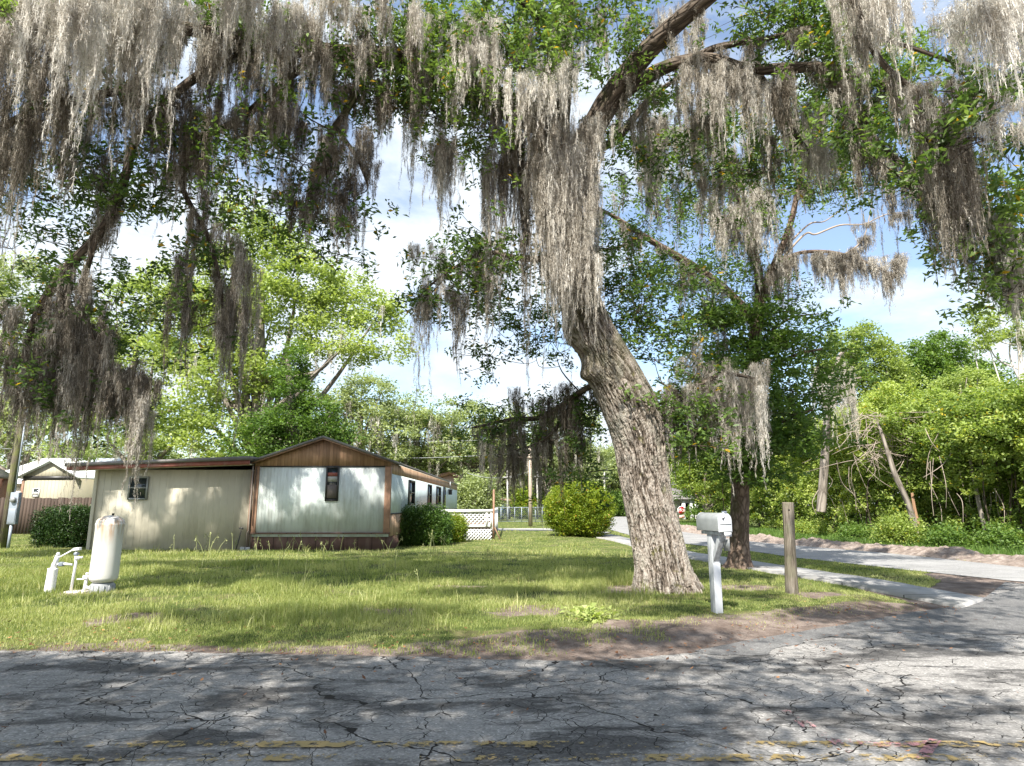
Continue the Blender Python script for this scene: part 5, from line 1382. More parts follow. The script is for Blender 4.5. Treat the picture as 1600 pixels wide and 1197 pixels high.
# ------------------------------------------------------------------ second tree, behind the mailbox
b2 = P(1154, 886, 14.6); b2[2] = 0
t2 = empty('street_tree', b2, 'straight brown-trunked tree with dark layered foliage, standing behind the mailbox', 'tree')
T2 = Tree(t2, 23, M_tree2, M_deep)
q = spline(np.array([[*P(1153,892,14.6),.33],[*P(1154,880,14.6),.26],[*P(1155,850,14.6),.21],[*P(1156,800,14.6),.20],[*P(1158,740,14.6),.185],[*P(1166,650,14.6),.16],[*P(1176,560,14.6),.14],[*P(1186,480,14.6),.135],[*P(1190,455,14.6),.14]]), 14)
V, F, _ = sweep(q[:, :3], q[:, 3], 64); c0 = np.repeat(q[:, :3], 64, axis=0); d = V-c0; th = np.arctan2(d[:,1], d[:,0])
k = 1 + (fbm(np.cos(th)*6+9, np.sin(th)*6+V[:,2]*3, 8)-.5)*0.16 + sum(h*np.exp(-(np.angle(np.exp(1j*(th-a)))/0.3)**2) for a, h in ((-2.8,.6),(-1.6,.25),(-.3,.25),(1.2,.4)))*np.exp(-V[:,2]/0.13)
q_sl = np.concatenate([[0], np.cumsum(np.linalg.norm(np.diff(q[:, :3], axis=0), axis=1))])
mk('trunk', c0 + d*k[:,None], F, M_tree2, t2, True, uv=np.stack([np.tile(np.arange(64), len(q))/64*1.3, np.repeat(q_sl, 64)], 1))
A_ = T2.limb([(1190,465,14.6,17),(1203,430,14.6,14),(1216,400,14.5,12),(1235,350,14.4,10),(1252,280,14.2,8),(1290,180,14,5)])
B_ = T2.limb([(1190,465,14.6,16),(1180,400,14.7,13),(1160,330,14.8,10),(1130,240,15,8),(1105,120,15.2,5)])
C_ = T2.limb([(1182,500,14.6,14),(1120,440,14.3,12),(1060,402,14,12),(1000,365,13.8,9),(962,340,13.6,7),(925,320,13.5,4)])
C2 = T2.limb([(1000,368,13.8,6),(970,385,13.8,5),(925,392,13.7,3)]); 
D_ = T2.limb([(1205,425,14.6,4),(1255,368,14.3,3.5),(1275,366,14.2,3.2),(1312,352,14.1,3),(1350,350,14,2.2),(1385,335,13.9,1.6),(1425,331,13.8,1)], n=6, name='dead_limb')
D2 = T2.limb([(1215,400,14.5,4),(1262,352,14.4,3),(1290,345,14.3,2),(1325,318,14.3,1.2)], n=6, name='dead_limb')
D3 = T2.limb([(1180,300,14.8,3.5),(1240,294,14.5,2.5),(1290,278,14.4,2),(1335,280,14.3,1)], n=6, name='dead_limb')
E_ = T2.limb([(1205,420,14.6,8),(1250,395,14.3,6),(1320,398,14.1,5),(1400,432,14,2)], n=6)
E2 = T2.limb([(1320,398,14.1,4),(1350,370,14,2),(1365,300,14,1)], n=6, name='dead_limb')
for rows in ([(1166,640,14.6,7),(1120,600,14.0,5),(1080,590,13.6,3)], [(1172,600,14.6,7),(1230,560,14.0,5),(1285,545,13.7,3)], [(1160,700,14.6,6),(1220,660,14,5),(1270,640,13.6,3)], [(1180,540,14.6,7),(1230,500,14.6,4),(1280,490,14.4,2)], [(1160,690,14.6,6),(1110,670,13.8,4),(1060,680,13.4,2)]):
    T2.limb(rows, n=6)
kw = dict(spread=0.42, nl=20, size=0.135, cr=0.20, link=True, ncl=8, flat=0.28)
T2.region(1110,1280,480,545,13.6,15.4,30,0.5, **kw); T2.region(1100,1290,545,640,13.4,15.6,48,0.45, **kw); T2.region(1095,1270,640,720,13.4,15.4,36,0.4, **kw); T2.region(1130,1215,700,750,13.8,15,12,0.4, **kw)
T2.region(1070,1110,600,720,13.4,14.5,6,0.45, **kw)
kw = dict(spread=0.3, nl=13, size=0.095, cr=0.15)
T2.region(930,1100,300,450,13.4,15,34,0.42, **kw); T2.region(1100,1210,260,420,13.8,15.2,36,0.55, **kw); T2.region(1040,1200,420,500,13.6,15,26,0.4, **kw)
T2.region(1210,1340,170,320,13.6,15,40,0.8, **kw); T2.region(950,1120,180,300,14,15.5,20,0.6, **kw); T2.region(1220,1275,455,475,14,14.6,5,0.35, **kw); T2.region(1330,1440,60,200,13,14,10,.5, **kw)
T2.build()
ms2 = Moss(31)
ms2.region(1110,1210,280,350,60,140,13.6,14.6,46,0.62,1.5); ms2.region(960,1100,170,330,40,110,13.8,15,50,0.5,1.4); ms2.region(1000,1180,100,240,60,130,14,15.5,60,0.55,1.4); ms2.region(1060,1130,420,520,40,90,13.8,14.6,20,0.5,1.4)
ms2.region(1170,1230,400,440,40,80,14.2,14.8,16,0.55,1.2); ms2.region(1225,1330,170,260,50,130,14,15,24,0.5,1.3)
for L, n, a, b in ((A_,24,.4,1.1),(B_,40,.5,1.5),(C_,40,.3,1.0),(C2,10,.2,.5),(D_,16,.2,.6),(E_,80,.25,1.0),(E2,12,.2,.6),(D3,16,.2,.7)): ms2.along(L[:, :3], n, a, b, 0.55, 1.2)
ms2.region(1270,1420,400,430,20,60,13.9,14.3,46,0.72,1.5); ms2.region(1270,1340,590,680,50,90,13,14,0,0.5)
tag(ms2.build('spanish_moss'), 'grey moss hanging from the limbs of the tree behind the mailbox', 'hanging moss', kind='stuff')
curtain(28, 'pale swagged moss clump hanging above the mailbox in the dark foliage', (1095,1135,600,640,50,110,12.6,13.0,12,0.7,1.3), (1130,1190,600,640,60,100,12.6,13.0,14,0.7,1.3), (1090,1110,560,600,60,100,12.6,13,6,0.6,1.2), (1150,1175,590,610,60,80,12.6,13,6,0.72,1.3))

# ------------------------------------------------------------------ trees of the background
def crown_pts(lobes, Y, rg, clump_m=1.0, per=1.0, dz=0.8):
    """lobes in photo px (px, py, radius px, offset in depth m) -> clump centres and radii, on and inside each lobe"""
    C = []; R = []
    for lb in lobes:
        px, py, rp = lb[:3]; dY = lb[3] if len(lb) > 3 else 0.0
        c = P(px, py, Y+dY); r = rp*(Y+dY)/1000
        n = max(4, int(per*5.5*(r/clump_m)**2))
        d = rg.normal(size=(n,3)); d /= np.linalg.norm(d, axis=1)[:,None]
        rr = r*rg.uniform(0.45, 1.0, n)**0.6
        C.append(c + d*rr[:,None]*np.array([1,1,dz])); R.append(clump_m*rg.uniform(0.55, 1.15, n))
    return np.concatenate(C), np.concatenate(R)
def clump_leaves(C, R, rg, nl, size, tint=0.5, tv=0.16, **kw):
    n = len(C); d = rg.normal(size=(n*nl,3)); d /= np.linalg.norm(d, axis=1)[:,None]
    d[:,2] = np.where(d[:,2] < -0.3, d[:,2]*0.5, d[:,2])
    rr = np.repeat(R, nl)*rg.random(n*nl)**0.5
    Q = np.repeat(C, nl, axis=0) + d*rr[:,None]*np.array([1,1,0.8])
    return leaves(Q, size, rg, 0.7, 0.55, np.repeat(np.clip(rg.normal(tint, tv, n), 0.05, 0.95), nl), **kw)
def bgtree(name, label, base_px, Y, trunk_px, lobes, leafm, seed, clump=1.0, nl=60, size=0.22, per=1.0, tint=0.5, bark=None, moss=0, group=None, cat='tree', tw=0.35, nlimb=10, trunk_rows=None, dz=0.8, branches=True, mtint=.5):
    rg = np.random.default_rng(seed); bark = bark or M_trunkg
    b = P(base_px, 830, Y); b[2] = -float(sstep(16,19,b[0])*sstep(38,55,Y))*1.2
    e = empty(name, b, label, cat, group)
    C, R = crown_pts(lobes, Y, rg, clump, per, dz)
    ok = C[:,2] > 0.4; C, R = C[ok], R[ok]
    V, F, v = clump_leaves(C, R, rg, int(nl*1.7), size*0.95, tint)
    lf = Leafy(); lf.add(V, F, v); lf.build('crown', leafm, e)
    parts = []
    top = P(*trunk_px, Y)
    rows = [[*b, tw*1.35], [b[0]*.8+top[0]*.2+rg.normal(0,.1), Y, b[2]+(top[2]-b[2])*.2, tw], [b[0]*.4+top[0]*.6+rg.normal(0,.3), Y+rg.normal(0,.2), b[2]+(top[2]-b[2])*.6, tw*.75], [*top, tw*0.3]]
    TR = spline(np.array(rows), 8)
    V, F, U = limb_mesh(TR, 14, 0.1, seed); mk('trunk', V, F, bark, e, True, uv=U)
    if branches:
        for k in range(nlimb):
            tgt = C[rg.integers(0, len(C))]; i = int(rg.uniform(0.3, 0.9)*(len(TR)-1)); a = TR[i]
            if tgt[2] < a[2]: i = max(3, i//2); a = TR[i]
            m = (a[:3]+tgt)/2 + rg.normal(0, 0.4, 3) + np.array([0,0,-.3])
            parts.append(limb_mesh(spline(np.array([[*a[:3], a[3]*.55],[*m, a[3]*.32],[*tgt, 0.02]]), 6), 7, 0.1, seed+k))
        V, F, U = join_uv(parts); mk('boughs', V, F, bark, e, True, uv=U)
    if moss:
        mo_ = Moss(seed); lo = C[np.argsort(C[:,2])][:int(len(C)*0.8)]
        for _ in range(moss):
            p = lo[rg.integers(0, len(lo))] + rg.normal(0, .3, 3); p[1] -= R.mean()*rg.uniform(0.2, 0.9); mo_.hang(p, rg.uniform(1.0, 2.6), 1.0, mtint, far=True)
        mo_.build('moss', e)
    return e
# bright green tree behind the home, the largest of the background
bgtree('pecan_tree', 'tall bright lime-green tree rising behind the mobile home against the sky', 400, 37, (410,420),
    [(385,345,42),(440,390,52,1),(350,420,50),(480,440,58),(540,470,55,1),(590,500,38),(620,545,22),(560,540,38,-1),(430,480,70),(350,500,62),(300,470,48,1),(290,540,58),(350,590,66,-1),(430,580,60,1),(510,530,46),(250,440,36,1),(270,640,56,-2),(340,680,54,-2),(480,640,40,2),(600,480,18)],
    M_lime, 41, clump=1.15, nl=62, size=0.24, per=1.75, tint=0.5, tw=0.45, nlimb=26, moss=26, mtint=.7)
bgtree('vine_covered_tree', 'dark green vine-smothered tree directly behind the addition and home roofs', 455, 33, (450,560),
    [(450,600,34),(455,660,42),(490,650,36),(420,680,42),(500,700,36),(390,700,36),(460,560,24),(530,680,24),(440,720,40)],
    M_deep, 42, clump=0.85, nl=90, size=0.17, per=1.5, tint=0.4, tw=0.4)
bgtree('tree_beyond_addition', 'mid-green leafy tree behind the left part of the addition, glimpsed under the moss', 230, 40, (220,520),
    [(220,470,46),(160,520,50),(230,560,60),(160,600,52),(120,660,46),(200,660,52),(260,700,44),(90,560,40),(320,640,34),(110,705,30)], M_lime, 43, clump=1.1, nl=70, size=0.24, per=1.1, tint=0.4, tw=0.35, moss=10)
bgtree('tree_at_left_edge', 'grey-green tree filling the far left edge behind the white metal roof', 20, 46, (25,520),
    [(20,440,60),(-30,520,70),(50,560,55),(10,620,60),(60,650,45),(90,600,30),(-20,680,50),(40,700,36)], M_grey, 44, clump=1.2, nl=70, size=0.26, per=1.1, tint=0.5, tw=0.4, moss=14)
# the mossy oaks in the distance
for k, (bx, Y, tp, lobes, lb) in enumerate([
    (560, 58, (565,640), [(530,630,40),(580,620,45),(560,670,55),(520,690,45),(610,680,48)], 'grey mossy oak in the distance just right of the gable peak'),
    (650, 62, (650,650), [(640,645,44),(690,655,42),(660,690,55),(700,710,45),(620,720,40)], 'distant mossy oak with dark trunk, centred above the receding home roof'),
    (745, 66, (750,650), [(740,655,36),(790,670,38),(760,700,48),(810,715,40),(720,720,42)], 'distant pale oak standing above the pink house roof'),
    (855, 72, (860,665), [(850,675,36),(900,670,40),(880,710,46),(840,725,38),(920,730,40)], 'distant tree behind the round clipped shrub and the low dark bough')]):
    bgtree('mossy_oak', lb, bx, Y, tp, lobes, M_grey, 50+k, clump=1.35, nl=70, size=0.30, per=1.25, tint=0.5, tw=0.45, moss=60, group='mossy oaks in the distance', mtint=.6, nlimb=16)
for k, (bx, Y, lobes, lb) in enumerate([
    (800, 78, [(790,750,36),(830,745,34),(760,745,32),(810,775,28),(850,770,28)], 'low green tree behind the thick pale utility pole'),
    (960, 84, [(930,745,36),(980,730,50),(1010,760,40),(950,775,26)], 'soft green tree half hidden by the leaning trunk'),
    (700, 76, [(670,735,36),(640,750,30),(715,740,30),(740,755,28)], 'dark green tree just behind the pink house'),
    (500, 70, [(480,690,40),(520,700,40),(440,700,36)], 'grey tree crown seen between the gable and the dark vine-covered tree')]):
    bgtree('distant_tree', lb, bx, Y, (bx, lobes[0][1]-10), lobes, M_grey if k != 2 else M_deep, 60+k, clump=1.5, nl=80, size=0.34, per=1.7, tint=0.55, tw=0.3, moss=8)
# woods closing the horizon
rgw = np.random.default_rng(400)
def woods(name, label, pts, depth, hlo, hhi, n, nl, size, m, clump=1.4):
    A = np.array(pts, float); k = rgw.random(n)*(len(A)-1); i = np.minimum(k.astype(int), len(A)-2); f = (k-i)[:,None]
    B = A[i]*(1-f)+A[i+1]*f; x = B[:,0]+rgw.normal(0,1,n); y = B[:,1]+rgw.uniform(0,depth,n)
    top = hlo+(hhi-hlo)*fbm(x*0.16, y*0.1+3, 55); z = top*rgw.random(n)**0.6
    C = np.stack([x,y,z-1.0],1); R = clump*rgw.uniform(.6,1.2,n)
    V, F, v = clump_leaves(C, R, rgw, nl, size, 0.45, .15); lf = Leafy(); lf.add(V, F, v); o = lf.build(name, m); return tag(o, label, 'woods', kind='stuff')
woods('woods', 'far grey-green woods closing the view behind the houses and the mobile home', [(-95,70),(-50,92),(0,100),(26,98)], 8, 7, 13, 1500, 70, 0.42, M_grey, 1.9)
woods('woods', 'darker woods behind the roadside thicket on the right', [(17.5,62),(19,46),(24,34),(27,26)], 4, 4.5, 8.5, 900, 90, 0.24, M_deep, 1.0)
# right of the trunk
bgtree('vine_draped_tree', 'pale green vine-draped tree between the oak trunk and the second tree', 1110, 44, (1100,690),
    [(1075,710,34),(1110,700,40),(1140,730,36),(1090,750,34),(1125,765,28),(1060,745,24),(1145,690,30)], M_thick, 71, clump=0.9, nl=80, size=0.2, per=1.5, tint=0.5, tw=0.25)
bgtree('roadside_tree', 'green tree above the thicket, just right of the layered tree', 1335, 46, (1335,520),
    [(1330,540,34),(1370,560,40),(1310,590,38),(1350,610,46),(1390,600,34),(1290,570,24),(1350,520,18)], M_lime, 72, clump=1.0, nl=80, size=0.24, per=1.4, tint=0.32, tw=0.3)
bgtree('roadside_tree', 'broad darker green tree above the middle of the thicket', 1450, 48, (1450,540),
    [(1430,560,38),(1470,550,40),(1500,570,40),(1440,600,40),(1490,610,40),(1410,590,26),(1535,590,34)], M_deep, 73, clump=1.1, nl=80, size=0.26, per=1.4, tint=0.6, tw=0.35)
bgtree('pale_trunk_tree', 'tall sparse tree with a bare pale trunk at the right edge behind the thicket', 1590, 36, (1588,480),
    [(1535,495,24),(1550,520,22),(1600,490,24),(1580,520,20),(1625,540,26),(1530,540,14)], M_lime, 74, clump=0.7, nl=60, size=0.18, per=1.2, tint=0.45, tw=0.2, bark=m_simple('pale_smooth_bark',(0.5,0.46,0.42),0.8,var=.15))
bgtree('roadside_tree', 'light feathery green crown low behind the right end of the thicket', 1500, 34, (1500,600), [(1480,610,26),(1510,600,26),(1540,615,28),(1570,625,28)], M_lime, 75, clump=0.7, nl=70, size=0.15, per=1.6, tint=0.6, tw=0.15)
# moss-hung bough beside the layered tree
ms3 = Moss(37); rg3 = np.random.default_rng(3)
for _ in range(36):
    p = P(rg3.uniform(1268,1335), rg3.uniform(560,620), rg3.uniform(24,26)); ms3.hang(p, rg3.uniform(0.9,2.6), 1.6, 0.7)
m3 = ms3.build('moss_curtain'); tag(m3, 'pale moss tatters hanging in the gap between the layered tree and the thicket', 'hanging moss')
snag_r = [(1283,800,26,14),(1290,700,26,12),(1296,620,26,10),(1310,560,26,6),(1325,545,26,3)]
Ls = limb_from_px(snag_r); Ls2 = limb_from_px([(1294,640,26,7),(1320,600,26,5),(1345,590,26,3)])
V, F, U = join_uv([limb_mesh(Ls, 10), limb_mesh(Ls2, 8)]); tag(mk('snag', V, F, M_trunkg, smooth=True, uv=U), 'thin grey leaning trunk hung with pale moss tatters left of the thicket', 'tree')

# ------------------------------------------------------------------ the thicket along the side road: vine-covered bushes
TH = [((1180,838),(1200,640),38),((1235,838),(1240,650),35),((1290,842),(1300,650),32),((1350,846),(1345,640),29),((1410,850),(1400,610),26.5),((1470,855),(1455,612),24.5),((1530,860),(1520,625),22.8),((1590,866),(1590,618),21.2),((1660,872),(1660,600),20),((1740,878),(1740,590),19)]
lbl = ['vine-smothered bush at the far left end of the thicket behind the straight trunk','second bush of the thicket, beyond the top of the wooden post','rounded yellow-green vine mound right of the moss tatters','low light green vine mound beside the tangled grey twigs','tallest yellow-green vine mound above the tangled grey twigs','vine mound with hanging trailers over the leaning thin trunks','broad darker vine mound right of the leaning thin trunks','dense dark green bush at the right edge of the thicket']
lbl += ['far right bush of the thicket, mostly outside the view', 'last bush of the thicket on the right']
for k, ((bx, by), (tx, ty), Y) in enumerate(TH):
    rg = np.random.default_rng(100+k)
    b = P(bx, by, Y); b[2] = 0; e = empty('vine_bush', b, lbl[k], 'bush', 'vine bushes of the roadside thicket')
    top = P(tx, ty, Y)[2]; C=[]; R=[]
    wdt = 1.75
    for _ in range(330):
        a = rg.uniform(-1, 1); d_ = rg.uniform(-1, 1)
        x = b[0] + a*wdt*1.15 + 0.4; y = b[1] + 1.6 + d_*1.7
        prof = (1-0.28*a*a)*(0.86+0.25*fbm(np.array(x*0.9), np.array(y*0.9), 77))
        # foliage hangs as a shell: thick on top, open and dark underneath in front
        f = rg.random()
        z = top*prof*(1 - 0.42*f*f*(1.0 + 0.6*fbm(np.array(x*1.1), np.array(3.0), 78)))
        y -= 1.3*(1-f)*max(0.0, -d_+0.3); x -= 0.7*(1-f)*max(0.0, -d_+0.3)
        C.append((x, y, z)); R.append(rg.uniform(0.25, 0.5))
    for _ in range(60):      # foliage behind, closing the view
        C.append((b[0]+rg.uniform(-2,2), b[1]+3.2+rg.uniform(0,1.2), rg.uniform(0.2, top*0.9))); R.append(0.6)
    for _ in range(90):      # trailers and inner leaves
        C.append((b[0]+rg.uniform(-1.9,1.9), b[1]+rg.uniform(0.1,1.7), rg.uniform(0.15, top*0.6))); R.append(rg.uniform(0.15,0.4))
    C = np.array(C); R = np.array(R); ok = C[:,2] > 0.1; C, R = C[ok], R[ok]
    V, F, v = clump_leaves(C, R, rg, 62 if k < 4 else 78, 0.125, [.35,.45,.66,.6,.72,.55,.4,.3,.4,.5][k], 0.2)
    lf = Leafy(); lf.add(V, F, v); lf.build('crown', M_thick, e)
    st_ = []
    for _ in range(9):
        x = b[0]+rg.uniform(-1.7,1.7); y = b[1]+rg.uniform(0.3,2.4); ln = rg.uniform(-0.9,0.9)
        st_.append(limb_mesh(spline(np.array([[x,y,0,rg.uniform(.02,.05)],[x+ln*.3+rg.normal(0,.1),y,top*.3,.025],[x+ln*.8,y-.2,top*.62,.016],[x+ln*1.4,y-.3,top*.85,.008]]),5),6))
    V, F, U = join_uv(st_); mk('stems', V, F, M_limb, e, True, uv=U)
# tangle of bare twigs and the two leaning trunks
rg = np.random.default_rng(9); st_ = []
for _ in range(150):
    px = rg.uniform(1330,1470); py = rg.uniform(640,720); Y = rg.uniform(23.2,24.2)
    a = P(px,py,Y); dx_ = rg.normal(0.2,.8); L_ = rg.uniform(.5,1.6)
    bq = a + np.array([dx_, rg.normal(0,.2), -rg.uniform(-.1,1.0)])*L_; mq = (a+bq)/2 + rg.normal(0,.12,3)
    st_.append(limb_mesh(spline(np.array([[*a,.012],[*mq,.010],[*bq,.004]]),4),4))
for _ in range(50):
    px = rg.uniform(1240,1600); Y = rg.uniform(20.5,22) if px > 1440 else rg.uniform(24,29); z0_ = rg.uniform(1.5,3.8)
    a = P(px,700,Y); a[2] = z0_; bq = a + np.array([rg.normal(0.1,.35), rg.normal(0,.1), -rg.uniform(.7,1.9)]); mq = (a+bq)/2 + rg.normal(0,.13,3)
    st_.append(limb_mesh(spline(np.array([[*a,.014],[*mq,.012],[*bq,.006]]),4),4))
V, F, U = join_uv(st_); tag(mk('bare_twigs', V, F, M_dead), 'tangle of bare pale twigs and hanging vines in the front of the thicket', 'dead twigs', kind='stuff')
for k, (rows, lb) in enumerate([([(1433,838,23,10),(1420,790,23,9),(1400,745,23,8),(1385,700,23.2,6),(1372,660,23.4,4)], 'pale thin leaning trunk at the middle of the thicket front'), ([(1438,832,23.2,6),(1430,800,23.2,5),(1425,770,23.2,4)], 'short broken orange-brown stub beside the pale leaning trunk'), ([(1540,835,21,6),(1528,780,21,6),(1520,740,21.2,5),(1510,690,21.2,3)], 'slender grey trunk in the darker right part of the thicket')]):
    V, F, U = limb_mesh(limb_from_px(rows), 8); tag(mk('thin_trunk', V, F, M_trunkg if k != 1 else M_gable, smooth=True, uv=U), lb, 'tree trunk')

# ------------------------------------------------------------------ hedges and shrubs
def shrub(name, label, cx, cy, rx, ry, z0, z1, m, seed, n, nl, size, boxy=2.0, tint=0.5, cat='shrub', jit=0.06, cr=0.13):
    """a clipped shrub: leaf clumps through a super-ellipsoid shell, with stems inside"""
    rg = np.random.default_rng(seed); e = empty(name, (cx, cy, 0), label, cat)
    d = rg.normal(size=(n,3)); k = (np.abs(d)**boxy).sum(1)**(1/boxy); d = d/k[:,None]
    f = 1 - 0.35*rg.random(n)**1.6 + rg.normal(0, jit, n)
    C = np.stack([cx + d[:,0]*rx*f, cy + d[:,1]*ry*f, (z0+z1)/2 + d[:,2]*(z1-z0)/2*f], 1); C = C[C[:,2] > 0.03]
    Q = np.repeat(C, nl, axis=0) + rg.normal(0, cr*0.6, (len(C)*nl, 3))
    hgt = np.repeat(np.clip((C[:,2]-z0)/(z1-z0), 0, 1), nl)
    V, F, v = leaves(Q, size, rg, 0.6, 0.5, np.clip(tint + np.repeat(rg.normal(0, .13, len(C)), nl) + 0.0*hgt, 0.05, 0.95))
    lf = Leafy(); lf.add(V, F, v); lf.build('foliage', m, e)
    st_ = []
    for _ in range(14):
        a = rg.uniform(0, 6.28); q_ = np.array([cx, cy, 0]) + np.array([math.cos(a)*rx*.25, math.sin(a)*ry*.25, 0]); t_ = np.array([cx+math.cos(a)*rx*.8, cy+math.sin(a)*ry*.8, z0+(z1-z0)*rg.uniform(.5,.9)])
        st_.append(limb_mesh(spline(np.array([[*q_,.025],[*((q_+t_)/2+rg.normal(0,.05,3)),.015],[*t_,.006]]),4),5))
    V, F, U = join_uv(st_); mk('stems', V, F, M_limb, e, True, uv=U)
    return e
hcx0, hcx1 = P(56,830,20.9)[0], P(142,830,20.9)[0]
shrub('clipped_hedge', 'dark green box-clipped hedge between the board fence and the tan addition', (hcx0+hcx1)/2, 21.3, (hcx1-hcx0)/2, 0.75, 0.0, 1.24, M_hedged, 201, 1500, 26, 0.055, boxy=7, tint=0.5, cat='hedge', jit=0.03)
bcx = P(833+72,800,28)[0]
shrub('round_shrub', 'large round clipped yellow-green shrub left of the oak trunk', P(905,800,28.4)[0], 28.4, 1.34, 1.32, 0.10, 2.22, M_yhedge, 202, 2600, 26, 0.085, boxy=2.6, tint=0.55, jit=0.085)
shrub('shrub_by_home', 'dark green rounded shrub against the right corner of the mobile home', P(657,830,21.8)[0], 22.1, 0.88, 0.8, 0.0, 1.25, M_hedge, 203, 1500, 26, 0.06, boxy=3.2, tint=0.62, jit=0.085)
shrub('shrub_by_deck', 'smaller shrub with yellow-green new growth between the home and the lattice deck', P(708,830,23.6)[0], 23.8, 0.40, 0.5, 0.0, 0.95, M_yhedge, 204, 800, 22, 0.055, boxy=3, tint=0.5)
shrub('far_shrub', 'loose grey-green oleander shrub in front of the pink house, behind the deck', P(745,780,52)[0], 52, 1.9, 1.5, 0.0, 3.6, M_grey, 205, 600, 26, 0.2, boxy=2.2, jit=.12, cr=.3)
shrub('far_shrub', 'small bright yellow-green bush behind the thick pale utility pole', P(818,790,60)[0], 60, 1.0, 1.0, 0.2, 2.6, M_yhedge, 206, 300, 26, 0.2, boxy=2.2, jit=.12, cr=.25)
shrub('far_shrub', 'dark low bushes beyond the far road at the trunk side', P(975,800,75)[0], 76, 3.0, 2, 0.0, 2.6, M_deep, 207, 400, 26, 0.26, boxy=2.2, jit=.12, cr=.4)
for k, (px, Y, rx, h_, lb) in enumerate([(1404,21.6,.55,1.0,'small bright bush at the foot of the thicket left of the thin trunks'),(1480,20.5,.9,.95,'low leafy bush at the thicket foot, right of the thin trunks'),(1560,19.4,.8,.9,'low bush at the thicket foot near the right edge'),(1260,28,1.4,.9,'low weedy clump at the thicket foot right of the wooden post'),(1340,25,1.1,.8,'weedy green clump at the thicket foot, centre right')]):
    shrub('low_bush', lb, P(px,840,Y)[0], Y, rx*[.9,.45,.4,.6,.5][k], 0.5, 0.0, h_*[.9,.5,.6,.55,.5][k], M_thick if k in (0,3) else M_deep, 210+k, 200, 24, 0.09, boxy=2.1, tint=.55, jit=.15, cr=.3, cat='bush')

# ------------------------------------------------------------------ grass
def blades(x, y, z, h, wd, rg, lean=0.35, tint=0.5, tv=.17):
    n = len(x); a = rg.uniform(0, 2*math.pi, n); l = h*np.abs(rg.normal(0, lean, n)); b = rg.uniform(0, 2*math.pi, n)
    s = np.stack([np.cos(b), np.sin(b), np.zeros(n)], 1)*(wd/2)[:,None]
    p0 = np.stack([x, y, z-0.01], 1); dirv = np.stack([np.cos(a), np.sin(a), np.zeros(n)], 1)
    p1 = p0 + dirv*(l*0.3)[:,None] + np.array([0,0,1])*(h*0.55)[:,None]
    p2 = p0 + dirv*l[:,None] + np.array([0,0,1])*(np.sqrt(np.maximum(h**2-(l*.8)**2, (h*.3)**2)))[:,None]
    V = np.stack([p0-s, p0+s, p1+s*.8, p1-s*.8, p2], 1).reshape(-1,3); i = np.arange(n)[:,None]*5
    F4 = i+np.array([[0,1,2,3]]); F3 = i+np.array([[3,2,4,4]])
    return V, F4, i+np.array([[3,2,4]]), np.repeat(np.clip(tint + rg.normal(0, tv, n), 0, 1), 5)
def build_blades(name, sets, m, parent=None):
    V=[];F=[];v=[];w=[];b=0
    for (a, f4, f3, c_) in sets:
        V.append(a); F.append((f4+b, f3+b)); v.append(c_); b += len(a); w.append(np.repeat(np.random.default_rng(b % 7919).random(len(a)//5), 5))
    V = np.concatenate(V); F4 = np.concatenate([q_[0] for q_ in F]); F3 = np.concatenate([q_[1] for q_ in F])
    org = np.array([V[:,0].mean(), V[:,1].mean(), V[:,2].min()])
    me = bpy.data.meshes.new(name); me.vertices.add(len(V)); me.vertices.foreach_set('co', (V-org).astype(np.float32).ravel())
    idx = np.concatenate([F4.ravel(), F3.ravel()]).astype(np.int32); lt = np.concatenate([np.full(len(F4),4), np.full(len(F3),3)]).astype(np.int32)
    ls = np.zeros(len(lt), np.int32); ls[1:] = np.cumsum(lt)[:-1]
    me.loops.add(len(idx)); me.loops.foreach_set('vertex_index', idx); me.polygons.add(len(lt)); me.polygons.foreach_set('loop_start', ls)
    try: me.polygons.foreach_set('loop_total', lt)
    except Exception: pass
    for nm_, arr in (('v', np.concatenate(v)), ('w', np.concatenate(w))):
        a_ = me.attributes.new(nm_, 'FLOAT', 'POINT'); a_.data.foreach_set('value', arr.astype(np.float32))
    me.update(calc_edges=True); me.materials.append(m)
    o = bpy.data.objects.new(name, me); o.location = tuple(org); COL.objects.link(o); ORG[o.name] = org
    return o
def keep_lawn(x, y, rg, thin=True):
    d = y - grass_y(x) + (fbm(x*1.3, y*1.6, 3)-.5)*0.9
    strip = (x > sw_left_x(y)) & (y > 9.9)
    k = (d > 0.15 - 0.7*rg.random(len(x))**3) | strip
    k &= ~inpoly(x, y, SW) & ~inpoly(x, y, SR) & ~inpoly(x, y, ap) & ~inpoly(x, y, road_poly) & ~inpoly(x, y, apron_poly)
    k &= ~((x > hx0-5.2) & (x < hx1-0.02) & (y > FY+0.0) & (y < HB))
    k &= ((y - edge_y(x)) > 0.02) | strip
    return k
BARE = [(1.9,10.6,.9),(3.9,10.9,.8),(0.4,8.6,.7),(-6.6,10.4,.8),(4.6,10.0,.7),(-1.5,8.4,.8),(-4.5,7.9,.7),(-0.8,11.0,.5)]
sets = []
rg = np.random.default_rng(501)
